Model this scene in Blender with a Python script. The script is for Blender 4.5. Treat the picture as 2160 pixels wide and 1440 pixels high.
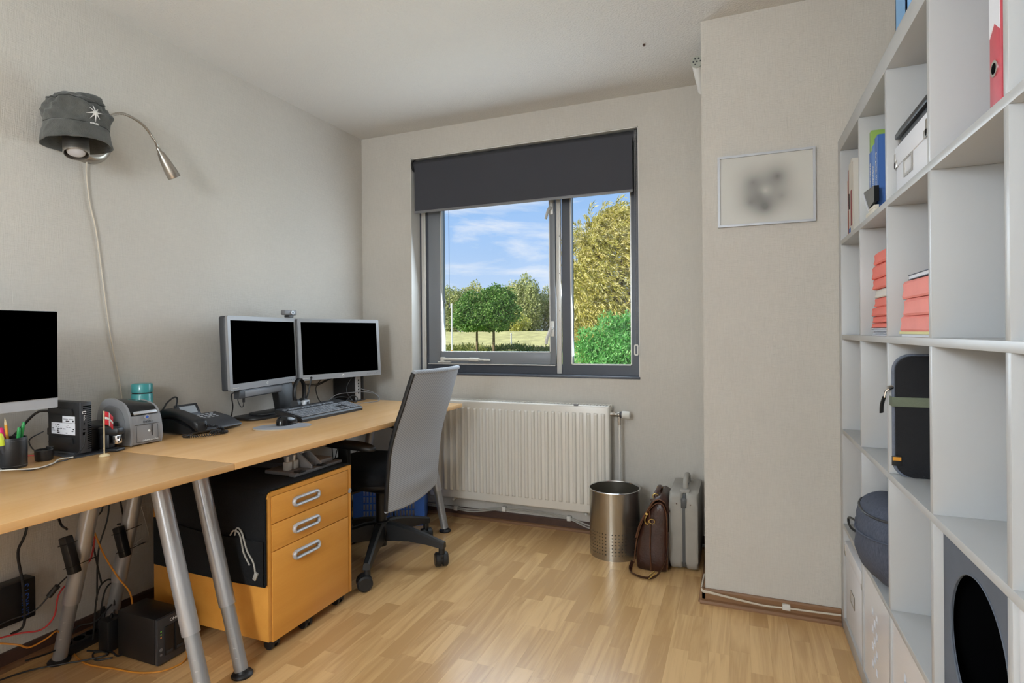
import bpy, bmesh, math, random
import numpy as np
from mathutils import Vector, Matrix, noise
random.seed(7)
PI = math.pi
sc = bpy.context.scene
for o in list(bpy.data.objects):
    bpy.data.objects.remove(o)
COL = sc.collection

# ------------------------------------------------------------------ camera
F_PX, YAW, V0, CAM_H, ROLL = 1186.12, 0.3838, 701.65, 1.1233, -0.0081
cam = bpy.data.cameras.new('camera')
cam.sensor_width = 36.0
cam.lens = 36.0 * F_PX / 2160.0
cam.shift_y = (V0 - 720.0) / 2160.0
cam.clip_start, cam.clip_end = 0.02, 500
camo = bpy.data.objects.new('camera', cam)
COL.objects.link(camo)
Rv = Vector((math.cos(YAW), math.sin(YAW), 0))
Dv = Vector((-math.sin(YAW), math.cos(YAW), 0))
Zv = Vector((0, 0, 1))
cx_ = Rv * math.cos(ROLL) + Zv * math.sin(ROLL)
cy_ = Zv * math.cos(ROLL) - Rv * math.sin(ROLL)
camo.matrix_world = Matrix(((cx_.x, cy_.x, -Dv.x, 0), (cx_.y, cy_.y, -Dv.y, 0), (cx_.z, cy_.z, -Dv.z, CAM_H), (0, 0, 0, 1)))
sc.camera = camo

# ------------------------------------------------------------------ colour management
sc.view_settings.view_transform = 'Standard'
sc.view_settings.look = 'None'
sc.view_settings.gamma = 1.0
sc.view_settings.exposure = 0.0
sc.view_settings.use_curve_mapping = False

def lin(c):
    if isinstance(c, str):
        c = [int(c[i:i + 2], 16) / 255 for i in (0, 2, 4)]
    return tuple((x / 12.92 if x <= .04045 else ((x + .055) / 1.055) ** 2.4) for x in c) + (1.0,)

# ------------------------------------------------------------------ world: blue summer sky with thin cloud
W = bpy.data.worlds.new('sky')
sc.world = W
W.use_nodes = True
nt = W.node_tree
nt.nodes.clear()
out = nt.nodes.new('ShaderNodeOutputWorld')
bg = nt.nodes.new('ShaderNodeBackground')
tc = nt.nodes.new('ShaderNodeTexCoord')
sep = nt.nodes.new('ShaderNodeSeparateXYZ')
nt.links.new(tc.outputs['Generated'], sep.inputs[0])
rp = nt.nodes.new('ShaderNodeValToRGB')
el = rp.color_ramp.elements
el[0].position = 0.0; el[0].color = lin('cfe3fa')
el[1].position = 0.5; el[1].color = lin('7fb2f0')
e = el.new(0.18); e.color = lin('a4cbfa')
nt.links.new(sep.outputs[2], rp.inputs[0])
mp = nt.nodes.new('ShaderNodeMapping')
mp.inputs['Scale'].default_value = (1.6, 1.6, 7.0)
mp.inputs['Location'].default_value = (.35, .1, -.62)
nt.links.new(tc.outputs['Generated'], mp.inputs[0])
nz = nt.nodes.new('ShaderNodeTexNoise')
nz.inputs['Scale'].default_value = 2.3
nz.inputs['Detail'].default_value = 8
nz.inputs['Roughness'].default_value = .6
nz.inputs['Distortion'].default_value = .4
nt.links.new(mp.outputs[0], nz.inputs['Vector'])
cr = nt.nodes.new('ShaderNodeValToRGB')
cr.color_ramp.elements[0].position = .50; cr.color_ramp.elements[0].color = (0, 0, 0, 1)
cr.color_ramp.elements[1].position = .72; cr.color_ramp.elements[1].color = (1, 1, 1, 1)
nt.links.new(nz.outputs[0], cr.inputs[0])
mx = nt.nodes.new('ShaderNodeMix'); mx.data_type = 'RGBA'
nt.links.new(cr.outputs[0], mx.inputs['Factor'])
nt.links.new(rp.outputs[0], mx.inputs['A'])
mx.inputs['B'].default_value = (1, 1, 1, 1)
nt.links.new(mx.outputs['Result'], bg.inputs[0])
bg.inputs[1].default_value = 1.0
nt.links.new(bg.outputs[0], out.inputs[0])

# ------------------------------------------------------------------ sun and large lights
def add_light(name, kind, loc, energy, col, **kw):
    l = bpy.data.lights.new(name, kind)
    l.energy = energy
    l.color = col
    for k, v in kw.items():
        if k not in ('rot',):
            setattr(l, k, v)
    o = bpy.data.objects.new(name, l)
    o.location = loc
    COL.objects.link(o)
    return o
so = add_light('sun', 'SUN', (0, -5, 20), 7.2, (1, .95, .86), angle=.01)
so.rotation_euler = Vector((.62, .62, -.62)).to_track_quat('-Z', 'Y').to_euler()
# daylight entering through the open part of the window
wl = add_light('window_daylight', 'AREA', (-1.20, 3.175, 1.42), 21, (.76, .89, 1.0), shape='RECTANGLE', size=1.26, size_y=.90)
wl.rotation_euler = (-PI / 2 + math.radians(12), 0, 0)

# ------------------------------------------------------------------ materials
MATS = {}
def mat(name, col, rough=.5, metal=0.0, nscale=0, namt=.0, bscale=0, bamt=.0, coat=0.0, spec=.5, stretch=(1, 1, 1), emit=None, estr=0, sheen=0, tc_='Object', trans=0):
    if name in MATS:
        return MATS[name]
    m = bpy.data.materials.new(name)
    m.use_nodes = True
    n = m.node_tree
    b = n.nodes['Principled BSDF']
    c = lin(col)
    b.inputs['Base Color'].default_value = c
    b.inputs['Roughness'].default_value = rough
    b.inputs['Metallic'].default_value = metal
    b.inputs['Specular IOR Level'].default_value = spec
    b.inputs['Coat Weight'].default_value = coat
    b.inputs['Sheen Weight'].default_value = sheen
    if trans:
        b.inputs['Transmission Weight'].default_value = trans
    if emit:
        b.inputs['Emission Color'].default_value = lin(emit)
        b.inputs['Emission Strength'].default_value = estr
    tcn = n.nodes.new('ShaderNodeTexCoord')
    mpn = n.nodes.new('ShaderNodeMapping')
    mpn.inputs['Scale'].default_value = stretch
    n.links.new(tcn.outputs[tc_], mpn.inputs[0])
    if nscale:
        t = n.nodes.new('ShaderNodeTexNoise')
        t.inputs['Scale'].default_value = nscale
        t.inputs['Detail'].default_value = 5
        n.links.new(mpn.outputs[0], t.inputs['Vector'])
        r = n.nodes.new('ShaderNodeMapRange')
        r.inputs['From Min'].default_value = .3; r.inputs['From Max'].default_value = .7
        r.inputs['To Min'].default_value = 1 - namt; r.inputs['To Max'].default_value = 1 + namt
        n.links.new(t.outputs[0], r.inputs[0])
        v = n.nodes.new('ShaderNodeVectorMath'); v.operation = 'SCALE'
        v.inputs[0].default_value = c[:3]
        n.links.new(r.outputs[0], v.inputs['Scale'])
        n.links.new(v.outputs[0], b.inputs['Base Color'])
    if bscale:
        t = n.nodes.new('ShaderNodeTexNoise')
        t.inputs['Scale'].default_value = bscale
        t.inputs['Detail'].default_value = 3
        n.links.new(mpn.outputs[0], t.inputs['Vector'])
        bp = n.nodes.new('ShaderNodeBump')
        bp.inputs['Strength'].default_value = bamt
        bp.inputs['Distance'].default_value = .004
        n.links.new(t.outputs[0], bp.inputs['Height'])
        n.links.new(bp.outputs[0], b.inputs['Normal'])
    MATS[name] = m
    return m

def wood(name, c1, c2, rough, axis=1, per_object=0.0, gscale=1.0, coat=.15, rings=True):
    m = bpy.data.materials.new(name)
    m.use_nodes = True
    n = m.node_tree; L = n.links
    b = n.nodes['Principled BSDF']
    g = n.nodes.new('ShaderNodeNewGeometry')
    oi = n.nodes.new('ShaderNodeObjectInfo')
    ad = n.nodes.new('ShaderNodeVectorMath'); ad.operation = 'ADD'
    sl = n.nodes.new('ShaderNodeVectorMath'); sl.operation = 'SCALE'
    sl.inputs[0].default_value = (3.1, 17.3, 5.7)
    L.new(oi.outputs['Random'], sl.inputs['Scale'])
    L.new(g.outputs['Position'], ad.inputs[0]); L.new(sl.outputs[0], ad.inputs[1])
    mp = n.nodes.new('ShaderNodeMapping')
    s = [14 * gscale, 14 * gscale, 14 * gscale]; s[axis] = 1.1 * gscale
    mp.inputs['Scale'].default_value = s
    L.new(ad.outputs[0], mp.inputs[0])
    t = n.nodes.new('ShaderNodeTexNoise')
    t.inputs['Scale'].default_value = 1.0; t.inputs['Detail'].default_value = 3; t.inputs['Distortion'].default_value = .6
    L.new(mp.outputs[0], t.inputs['Vector'])
    mul = n.nodes.new('ShaderNodeMath'); mul.operation = 'MULTIPLY'; mul.inputs[1].default_value = 9.0 if rings else 3.0
    L.new(t.outputs[0], mul.inputs[0])
    fr = n.nodes.new('ShaderNodeMath'); fr.operation = 'PINGPONG'; fr.inputs[1].default_value = 1.0
    L.new(mul.outputs[0], fr.inputs[0])
    mp2 = n.nodes.new('ShaderNodeMapping')
    s2 = [420, 420, 420]; s2[axis] = 9
    mp2.inputs['Scale'].default_value = s2
    L.new(ad.outputs[0], mp2.inputs[0])
    t2 = n.nodes.new('ShaderNodeTexNoise'); t2.inputs['Scale'].default_value = 1.0; t2.inputs['Detail'].default_value = 2
    L.new(mp2.outputs[0], t2.inputs['Vector'])
    m1 = n.nodes.new('ShaderNodeMath'); m1.operation = 'MULTIPLY'; m1.inputs[1].default_value = .42
    L.new(fr.outputs[0], m1.inputs[0])
    m2 = n.nodes.new('ShaderNodeMath'); m2.operation = 'MULTIPLY_ADD'; m2.inputs[1].default_value = .38
    L.new(t2.outputs[0], m2.inputs[0]); L.new(m1.outputs[0], m2.inputs[2])
    m3 = n.nodes.new('ShaderNodeMath'); m3.operation = 'MULTIPLY_ADD'; m3.inputs[1].default_value = per_object
    m3.use_clamp = True
    L.new(oi.outputs['Random'], m3.inputs[0]); L.new(m2.outputs[0], m3.inputs[2])
    sub = n.nodes.new('ShaderNodeMath'); sub.operation = 'SUBTRACT'; sub.inputs[1].default_value = per_object * .5; sub.use_clamp = True
    L.new(m3.outputs[0], sub.inputs[0])
    mix = n.nodes.new('ShaderNodeMix'); mix.data_type = 'RGBA'
    mix.inputs['A'].default_value = lin(c1); mix.inputs['B'].default_value = lin(c2)
    L.new(sub.outputs[0], mix.inputs['Factor'])
    L.new(mix.outputs['Result'], b.inputs['Base Color'])
    b.inputs['Roughness'].default_value = rough
    b.inputs['Coat Weight'].default_value = coat
    b.inputs['Coat Roughness'].default_value = .25
    MATS[name] = m
    return m

def wallpaper(name, col):
    m = bpy.data.materials.new(name)
    m.use_nodes = True
    n = m.node_tree; L = n.links
    b = n.nodes['Principled BSDF']
    g = n.nodes.new('ShaderNodeNewGeometry')
    hs = []
    for s in ((330, 330, 26), (34, 34, 380)):
        mp = n.nodes.new('ShaderNodeMapping'); mp.inputs['Scale'].default_value = s
        L.new(g.outputs['Position'], mp.inputs[0])
        t = n.nodes.new('ShaderNodeTexNoise'); t.inputs['Scale'].default_value = 1; t.inputs['Detail'].default_value = 2
        L.new(mp.outputs[0], t.inputs['Vector']); hs.append(t)
    a = n.nodes.new('ShaderNodeMath'); a.operation = 'ADD'
    L.new(hs[0].outputs[0], a.inputs[0]); L.new(hs[1].outputs[0], a.inputs[1])
    bp = n.nodes.new('ShaderNodeBump'); bp.inputs['Strength'].default_value = .42; bp.inputs['Distance'].default_value = .003
    L.new(a.outputs[0], bp.inputs['Height']); L.new(bp.outputs[0], b.inputs['Normal'])
    t3 = n.nodes.new('ShaderNodeTexNoise'); t3.inputs['Scale'].default_value = 1.8; t3.inputs['Detail'].default_value = 4
    L.new(g.outputs['Position'], t3.inputs['Vector'])
    mr = n.nodes.new('ShaderNodeMapRange'); mr.inputs['From Min'].default_value = .3; mr.inputs['From Max'].default_value = .7
    mr.inputs['To Min'].default_value = .955; mr.inputs['To Max'].default_value = 1.03
    L.new(t3.outputs[0], mr.inputs[0])
    mr2 = n.nodes.new('ShaderNodeMapRange'); mr2.inputs['From Min'].default_value = .6; mr2.inputs['From Max'].default_value = 1.4
    mr2.inputs['To Min'].default_value = .95; mr2.inputs['To Max'].default_value = 1.05
    L.new(a.outputs[0], mr2.inputs[0])
    mm = n.nodes.new('ShaderNodeMath'); mm.operation = 'MULTIPLY'
    L.new(mr.outputs[0], mm.inputs[0]); L.new(mr2.outputs[0], mm.inputs[1])
    v = n.nodes.new('ShaderNodeVectorMath'); v.operation = 'SCALE'; v.inputs[0].default_value = lin(col)[:3]
    L.new(mm.outputs[0], v.inputs['Scale']); L.new(v.outputs[0], b.inputs['Base Color'])
    b.inputs['Roughness'].default_value = .62
    b.inputs['Specular IOR Level'].default_value = .3
    MATS[name] = m
    return m

def leafmat(name, c1, c2, c3):
    m = bpy.data.materials.new(name); m.use_nodes = True
    n = m.node_tree; b = n.nodes['Principled BSDF']
    g = n.nodes.new('ShaderNodeNewGeometry')
    r = n.nodes.new('ShaderNodeValToRGB')
    e = r.color_ramp.elements
    e[0].position = 0; e[0].color = lin(c1); e[1].position = 1; e[1].color = lin(c3)
    x = e.new(.5); x.color = lin(c2)
    n.links.new(g.outputs['Random Per Island'], r.inputs[0])
    n.links.new(r.outputs[0], b.inputs['Base Color'])
    b.inputs['Roughness'].default_value = .6
    b.inputs['Specular IOR Level'].default_value = .25
    tr = n.nodes.new('ShaderNodeBsdfTranslucent')
    n.links.new(r.outputs[0], tr.inputs[0])
    ms = n.nodes.new('ShaderNodeMixShader'); ms.inputs[0].default_value = .3
    n.links.new(b.outputs[0], ms.inputs[1]); n.links.new(tr.outputs[0], ms.inputs[2])
    n.links.new(ms.outputs[0], n.nodes['Material Output'].inputs[0])
    MATS[name] = m
    return m

def glassmat(name, tint=(1, 1, 1, 1), refl=.05):
    m = bpy.data.materials.new(name); m.use_nodes = True
    n = m.node_tree; n.nodes.remove(n.nodes['Principled BSDF'])
    t = n.nodes.new('ShaderNodeBsdfTransparent'); t.inputs[0].default_value = tint
    g = n.nodes.new('ShaderNodeBsdfGlossy'); g.inputs['Roughness'].default_value = .02
    f = n.nodes.new('ShaderNodeFresnel'); f.inputs[0].default_value = 1.3
    s = n.nodes.new('ShaderNodeMixShader')
    n.links.new(f.outputs[0], s.inputs[0])
    n.links.new(t.outputs[0], s.inputs[1]); n.links.new(g.outputs[0], s.inputs[2])
    n.links.new(s.outputs[0], n.nodes['Material Output'].inputs[0])
    MATS[name] = m
    return m

wallpaper('wallpaper', 'c9c4bc')
mat('ceiling_plaster', 'd8d6d2', .85, bscale=120, bamt=1.0, tc_='Object')
wood('floor_wood', 'e0b881', 'b08654', .27, 1, .75, 1.0, .2)
wood('desk_wood', 'e9bb84', 'd6a364', .26, 1, 0.05, .8, .2, rings=False)
wood('cabinet_wood', 'eaa84f', 'd79138', .36, 1, 0.05, .9, .15, rings=False)
wood('baseboard_wood', '8f6a4a', '6d4b31', .45, 0, .0, 1.0, .1, rings=False)
mat('dark_brown', '4a342b', .5, nscale=30, namt=.15)
mat('black_plastic', '1b1b1d', .42, bscale=900, bamt=.08)
mat('black_gloss', '141416', .2)
mat('screen_black', '000000', .9, spec=.0)
mat('dark_grey_plastic', '38393d', .45)
mat('grey_plastic', '77777a', .45)
mat('silver_plastic', '8f8f91', .40, metal=.1)
mat('light_silver', 'b9bbc0', .42, metal=.3)
mat('brushed_steel', 'b0aaa2', .34, metal=.95, nscale=40, namt=.06, stretch=(1, 1, 8))
mat('leg_metal', 'b4b6bb', .28, metal=.55)
mat('leg_metal_low', 'a3a6ab', .34, metal=.55)
mat('chrome', 'd8d8da', .12, metal=1)
mat('white_lacquer', 'b9babb', .34, nscale=3, namt=.015)
mat('white_gloss', 'e4e4e8', .18)
mat('white_paint', 'dedcd8', .5, bscale=300, bamt=.05)
mat('radiator_paint', 'd9d5cd', .22)
mat('window_grey', '7b7f86', .4)
mat('window_dark', '474b55', .42)
mat('alu_white', 'cfcdc9', .35, metal=.2)
mat('white_plastic', 'd8d6d0', .4)
mat('grey_cable', 'a9a59d', .5)
mat('cream_cable', 'cabfae', .5)
mat('black_cable', '161618', .45)
mat('red_cable', 'b01f22', .45)
mat('orange_cable', 'd08a2e', .45)
mat('white_cable', 'c9c4ba', .5)
mat('blind_fabric', '3d3e45', .8, bscale=700, bamt=.1)
mat('blind_tube', '2e2f35', .55)
mat('felt', '101114', .95, bscale=500, bamt=1.0, sheen=.06, nscale=400, namt=.45, spec=.1)
mat('chair_black', '111113', .85, bscale=400, bamt=.2, sheen=.03, spec=.2)
mat('chair_plastic', '1d1e20', .42, bscale=600, bamt=.1)
mat('blue_plastic', '4a84f0', .38)
mat('leather', '3a2018', .34, nscale=14, namt=.35, bscale=120, bamt=.25)
mat('leather_edge', '5e3820', .5, nscale=30, namt=.2)
mat('brass', 'b79a5a', .3, metal=.9)
mat('case_grey', '9a958d', .55, nscale=12, namt=.07, bscale=300, bamt=.08)
mat('case_trim', '4d4f50', .45)
mat('teal', '3f9394', .3, coat=.3)
mat('hat_cloth', '50514e', .9, nscale=22, namt=.25, bscale=320, bamt=.5, sheen=.2)
mat('hat_cloth_dark', '343533', .9, nscale=22, namt=.2, bscale=320, bamt=.4)
mat('white_thread', 'dedddb', .8)
mat('paper_white', 'dfe0e6', .7, nscale=6, namt=.03)
mat('paper_cream', 'd9d2c4', .7)
mat('folder_pink', 'ee8f84', .6, nscale=10, namt=.06, spec=.3)
mat('folder_red', 'ec7a6c', .6, nscale=10, namt=.06, spec=.3)
mat('paper_yellow', 'e0d79a', .7)
mat('book_orange', 'd98a36', .5)
mat('book_red', '8b2f33', .5)
mat('book_white', 'd9d4cb', .55)
mat('book_blue', '3f6ab0', .5)
mat('book_blue2', '5a83c4', .5)
mat('book_green', '8fb155', .5)
mat('binder_red', 'c24b55', .5, nscale=60, namt=.06)
mat('light_blue', '79a7d4', .55)
mat('denim_bag', '4c5262', .85, nscale=180, namt=.3, bscale=250, bamt=.6, stretch=(1, 3, .4))
mat('sleeve_black', '191a1e', .9, bscale=500, bamt=.3)
mat('sleeve_grey', '6b7280', .9, nscale=80, namt=.15, bscale=300, bamt=.4)
mat('sleeve_green', '6c7462', .85, bscale=400, bamt=.4)
mat('cat_board', '5d6470', .7, nscale=9, namt=.14)
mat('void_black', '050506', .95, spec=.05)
mat('blue_print', '3a66c8', .6)
mat('red_print', 'c8202f', .55)
mat('pink', 'd8246b', .45)
mat('yellow_green', 'c7d640', .45)
mat('green_pen', '1f8a44', .35)
mat('pencil', 'd9962f', .5)
mat('wood_pale', 'd8c49b', .6)
mat('lcd', 'a9b0b8', .3)
mat('keys', '707379', .5)
mat('kb_body', '232427', .45)
mat('mousepad', '9a9ca2', .7)
mat('pad_edge', 'b8a68a', .6)
mat('led_disc', 'a9aaa0', .4)
mat('bulb_glass', 'cfcfd4', .15)
mat('led_green', '7bbf3a', .4, emit='7bd23a', estr=.6)
mat('led_orange', 'd9822a', .4, emit='e0872a', estr=.6)
mat('bark', '6b5a45', .9, nscale=20, namt=.3)
mat('grass', 'a8a46c', .95, nscale=1.2, namt=.28, bscale=8, bamt=.6)
mat('grass_green', '98a562', .95, nscale=.9, namt=.2, bscale=8, bamt=.6)
mat('dry_path', 'c9b48f', .95, nscale=.8, namt=.15)
mat('brick_out', '8a6a58', .9)
glassmat('glass')

# ------------------------------------------------------------------ mesh helpers
def rotm(rx=0, ry=0, rz=0):
    return Matrix.Rotation(rz, 4, 'Z') @ Matrix.Rotation(ry, 4, 'Y') @ Matrix.Rotation(rx, 4, 'X')

def smooth_pts(pts, n=6, closed=False):
    P = [Vector(p) for p in pts]
    if len(P) < 3:
        return P
    r = []
    m = len(P)
    rng = range(m) if closed else range(m - 1)
    for i in rng:
        if closed:
            a, b, c, d = P[(i - 1) % m], P[i], P[(i + 1) % m], P[(i + 2) % m]
        else:
            a = P[i - 1] if i else P[0] * 2 - P[1]
            b, c = P[i], P[i + 1]
            d = P[i + 2] if i + 2 < m else P[-1] * 2 - P[-2]
        for k in range(n):
            t = k / n
            r.append(.5 * ((2 * b) + (c - a) * t + (2 * a - 5 * b + 4 * c - d) * t * t + (3 * b - a - 3 * c + d) * t ** 3))
    if not closed:
        r.append(P[-1])
    return r

class MB:
    def __init__(s):
        s.bm = bmesh.new()
    def _bev(s, vs, bev, seg=2):
        if bev > 0:
            es = list({e for v in vs for e in v.link_edges})
            bmesh.ops.bevel(s.bm, geom=es, offset=bev, segments=seg, affect='EDGES', profile=.5, clamp_overlap=True)
    def box(s, x0, x1, y0, y1, z0, z1, bev=0, M=None, seg=2):
        r = bmesh.ops.create_cube(s.bm, size=1)
        vs = r['verts']
        for v in vs:
            v.co = Vector(((x0 + x1) / 2 + v.co.x * (x1 - x0), (y0 + y1) / 2 + v.co.y * (y1 - y0), (z0 + z1) / 2 + v.co.z * (z1 - z0)))
            if M: v.co = M @ v.co
        s._bev(vs, bev, seg)
        return s
    def cyl(s, p0, p1, r0, r1=None, seg=20, caps=True):
        p0, p1 = Vector(p0), Vector(p1)
        r1 = r0 if r1 is None else r1
        d = p1 - p0
        q = d.to_track_quat('Z', 'Y').to_matrix().to_4x4()
        q.translation = p0
        a, b = [], []
        for i in range(seg):
            t = 2 * PI * i / seg
            a.append(s.bm.verts.new(q @ Vector((r0 * math.cos(t), r0 * math.sin(t), 0))))
            b.append(s.bm.verts.new(q @ Vector((r1 * math.cos(t), r1 * math.sin(t), d.length))))
        for i in range(seg):
            j = (i + 1) % seg
            s.bm.faces.new((a[i], a[j], b[j], b[i]))
        if caps:
            s.bm.faces.new(a[::-1]); s.bm.faces.new(b)
        return s
    def lathe(s, prof, seg=28, M=None, arc=None):
        M = M or Matrix()
        rings = []
        n = seg if arc is None else seg + 1
        for (r, z) in prof:
            if r < 1e-6:
                rings.append([s.bm.verts.new(M @ Vector((0, 0, z)))])
            else:
                rg = []
                for i in range(n):
                    t = 2 * PI * i / seg if arc is None else arc[0] + (arc[1] - arc[0]) * i / seg
                    rg.append(s.bm.verts.new(M @ Vector((r * math.cos(t), r * math.sin(t), z))))
                rings.append(rg)
        for a, b in zip(rings[:-1], rings[1:]):
            for i in range(seg):
                j = (i + 1) % n
                if len(a) == 1 and len(b) > 1:
                    s.bm.faces.new((a[0], b[j], b[i]))
                elif len(b) == 1 and len(a) > 1:
                    s.bm.faces.new((a[i], a[j], b[0]))
                elif len(a) > 1:
                    s.bm.faces.new((a[i], a[j], b[j], b[i]))
        return s
    def tube(s, pts, r, seg=8, n=5, closed=False, flat=None):
        P = smooth_pts(pts, n, closed) if n else [Vector(p) for p in pts]
        rings = []
        up = Vector((0, 0, 1))
        m = len(P)
        for i, p in enumerate(P):
            if closed:
                t = P[(i + 1) % m] - P[i - 1]
            else:
                t = P[min(i + 1, m - 1)] - P[max(i - 1, 0)]
            if t.length < 1e-9: t = Vector((0, 0, 1))
            t.normalize()
            if i == 0:
                x = t.cross(up)
                if x.length < .05: x = t.cross(Vector((0, 1, 0)))
            else:
                x = x - t * x.dot(t)
            x.normalize()
            y = t.cross(x)
            rr = r(i / (m - 1)) if callable(r) else r
            ra, rb = (rr, rr) if flat is None else flat
            rings.append([s.bm.verts.new(p + x * ra * math.cos(2 * PI * k / seg) + y * rb * math.sin(2 * PI * k / seg)) for k in range(seg)])
        prs = list(zip(rings[:-1], rings[1:]))
        if closed: prs.append((rings[-1], rings[0]))
        for a, b in prs:
            for k in range(seg):
                l = (k + 1) % seg
                s.bm.faces.new((a[k], a[l], b[l], b[k]))
        if not closed:
            s.bm.faces.new(rings[0][::-1]); s.bm.faces.new(rings[-1])
        return s
    def prism(s, poly, z0, z1, M=None, bev=0, seg=2):
        """extrude 2-D polygon (counter-clockwise) along local z"""
        M = M or Matrix()
        a = [s.bm.verts.new(M @ Vector((p[0], p[1], z0))) for p in poly]
        b = [s.bm.verts.new(M @ Vector((p[0], p[1], z1))) for p in poly]
        n = len(poly)
        fa = s.bm.faces.new(a[::-1]); fb = s.bm.faces.new(b)
        for i in range(n):
            s.bm.faces.new((a[i], a[(i + 1) % n], b[(i + 1) % n], b[i]))
        if bev:
            es = list(fa.edges) + list(fb.edges)
            bmesh.ops.bevel(s.bm, geom=es, offset=bev, segments=seg, affect='EDGES', profile=.5, clamp_overlap=True)
        return s
    def ring(s, outer, inner, z0, z1, M=None):
        """frame between two polygons with the same vertex count, extruded"""
        M = M or Matrix()
        v = {}
        for nme, pl in (('o', outer), ('i', inner)):
            for z in (z0, z1):
                v[nme, z] = [s.bm.verts.new(M @ Vector((p[0], p[1], z))) for p in pl]
        n = len(outer)
        for i in range(n):
            j = (i + 1) % n
            s.bm.faces.new((v['o', z1][i], v['o', z1][j], v['i', z1][j], v['i', z1][i]))
            s.bm.faces.new((v['o', z0][j], v['o', z0][i], v['i', z0][i], v['i', z0][j]))
            s.bm.faces.new((v['o', z0][i], v['o', z0][j], v['o', z1][j], v['o', z1][i]))
            s.bm.faces.new((v['i', z0][j], v['i', z0][i], v['i', z1][i], v['i', z1][j]))
        return s
    def grid(s, fn, nu, nv, closeu=False):
        vs = [[s.bm.verts.new(fn(i / (nu if closeu else nu - 1), j / (nv - 1))) for i in range(nu)] for j in range(nv)]
        for j in range(nv - 1):
            for i in range(nu if closeu else nu - 1):
                k = (i + 1) % nu
                s.bm.faces.new((vs[j][i], vs[j][k], vs[j + 1][k], vs[j + 1][i]))
        return s
    def sphere(s, c, r, seg=16, scale=(1, 1, 1), M=None):
        rr = bmesh.ops.create_uvsphere(s.bm, u_segments=seg, v_segments=max(6, seg // 2), radius=r)
        for v in rr['verts']:
            v.co = Vector((v.co.x * scale[0], v.co.y * scale[1], v.co.z * scale[2]))
            if M: v.co = M @ v.co
            v.co += Vector(c)
        return s
    def poly(s, pts):
        s.bm.faces.new([s.bm.verts.new(p) for p in pts])
        return s
    def done(s, name, m, parent=None, smooth=True, ang=40, fix=True):
        me = bpy.data.meshes.new(name)
        if fix: bmesh.ops.recalc_face_normals(s.bm, faces=s.bm.faces[:])
        s.bm.to_mesh(me); s.bm.free()
        return obj(name, me, m, parent, smooth, ang)

def obj(name, me, m, parent=None, smooth=True, ang=40):
    if smooth:
        me.polygons.foreach_set('use_smooth', [True] * len(me.polygons))
        me.set_sharp_from_angle(angle=math.radians(ang))
    if not isinstance(m, (list, tuple)): m = [m]
    if not me.materials:
        for k in m: me.materials.append(MATS[k])
    o = bpy.data.objects.new(name, me)
    COL.objects.link(o)
    if parent: o.parent = parent
    return o

def tag(o, label, cat, group=None):
    o['label'] = label; o['category'] = cat
    if group: o['group'] = group
    return o
def thing(name, label, cat, loc=(0, 0, 0), rz=0, group=None):
    o = bpy.data.objects.new(name, None)
    o.empty_display_size = .05
    COL.objects.link(o)
    o.location = loc; o.rotation_euler = (0, 0, rz)
    return tag(o, label, cat, group)
def struct(o):
    o['kind'] = 'structure'; return o
def stuff(o):
    o['kind'] = 'stuff'; return o
def copytree(o, parent=None):
    c = o.copy(); COL.objects.link(c)
    if parent: c.parent = parent
    for ch in list(o.children): copytree(ch, c)
    return c

def rrect(w, h, r, n=5, cx=0, cy=0):
    p = []
    for (sx, sy, a0) in ((1, -1, -PI / 2), (1, 1, 0), (-1, 1, PI / 2), (-1, -1, PI)):
        for k in range(n + 1):
            a = a0 + PI / 2 * k / n
            p.append((cx + sx * (w / 2 - r) + r * math.cos(a), cy + sy * (h / 2 - r) + r * math.sin(a)))
    return p
def ell(a, b, n=32, cx=0, cy=0):
    return [(cx + a * math.cos(2 * PI * k / n), cy + b * math.sin(2 * PI * k / n)) for k in range(n)]
def axes(o, x, y):
    """matrix with local x, y axes given"""
    x = Vector(x).normalized(); y = Vector(y).normalized(); z = x.cross(y).normalized(); y = z.cross(x)
    return Matrix(((x.x, y.x, z.x, o[0]), (x.y, y.y, z.y, o[1]), (x.z, y.z, z.z, o[2]), (0, 0, 0, 1)))
def text(name, body, size, m, M, parent=None, ext=.0004, align='CENTER', shear=0):
    cu = bpy.data.curves.new('t', 'FONT')
    cu.body = body; cu.size = size; cu.extrude = ext; cu.align_x = align; cu.align_y = 'CENTER'; cu.shear = shear
    cu.resolution_u = 3
    to = bpy.data.objects.new('t', cu)
    COL.objects.link(to)
    me = bpy.data.meshes.new_from_object(to)
    bpy.data.objects.remove(to); bpy.data.curves.remove(cu)
    me.transform(M)
    me.materials.clear()
    me.name = name
    return obj(name, me, m, parent, smooth=False)
def cable(name, pts, r, m, label, group=None, n=6, seg=8, cat='cable'):
    return tag(MB().tube(pts, r, seg, n).done(name, m), label, cat, group)
# ================================================================== THE ROOM
XL, YW, HC = -2.312, 3.087, 2.41          # left wall, window wall, ceiling
XR, YB = .748, -1.45                      # right wall behind the bookcase, wall behind the camera
CX0, CY0 = -.1385, 2.466                  # boxed-in column in the right-hand corner
WX0, WX1, WZ0, WZ1 = -1.9377, -.4996, .8656, 2.2388
YF = 3.192                                # face of the window frame

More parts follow.
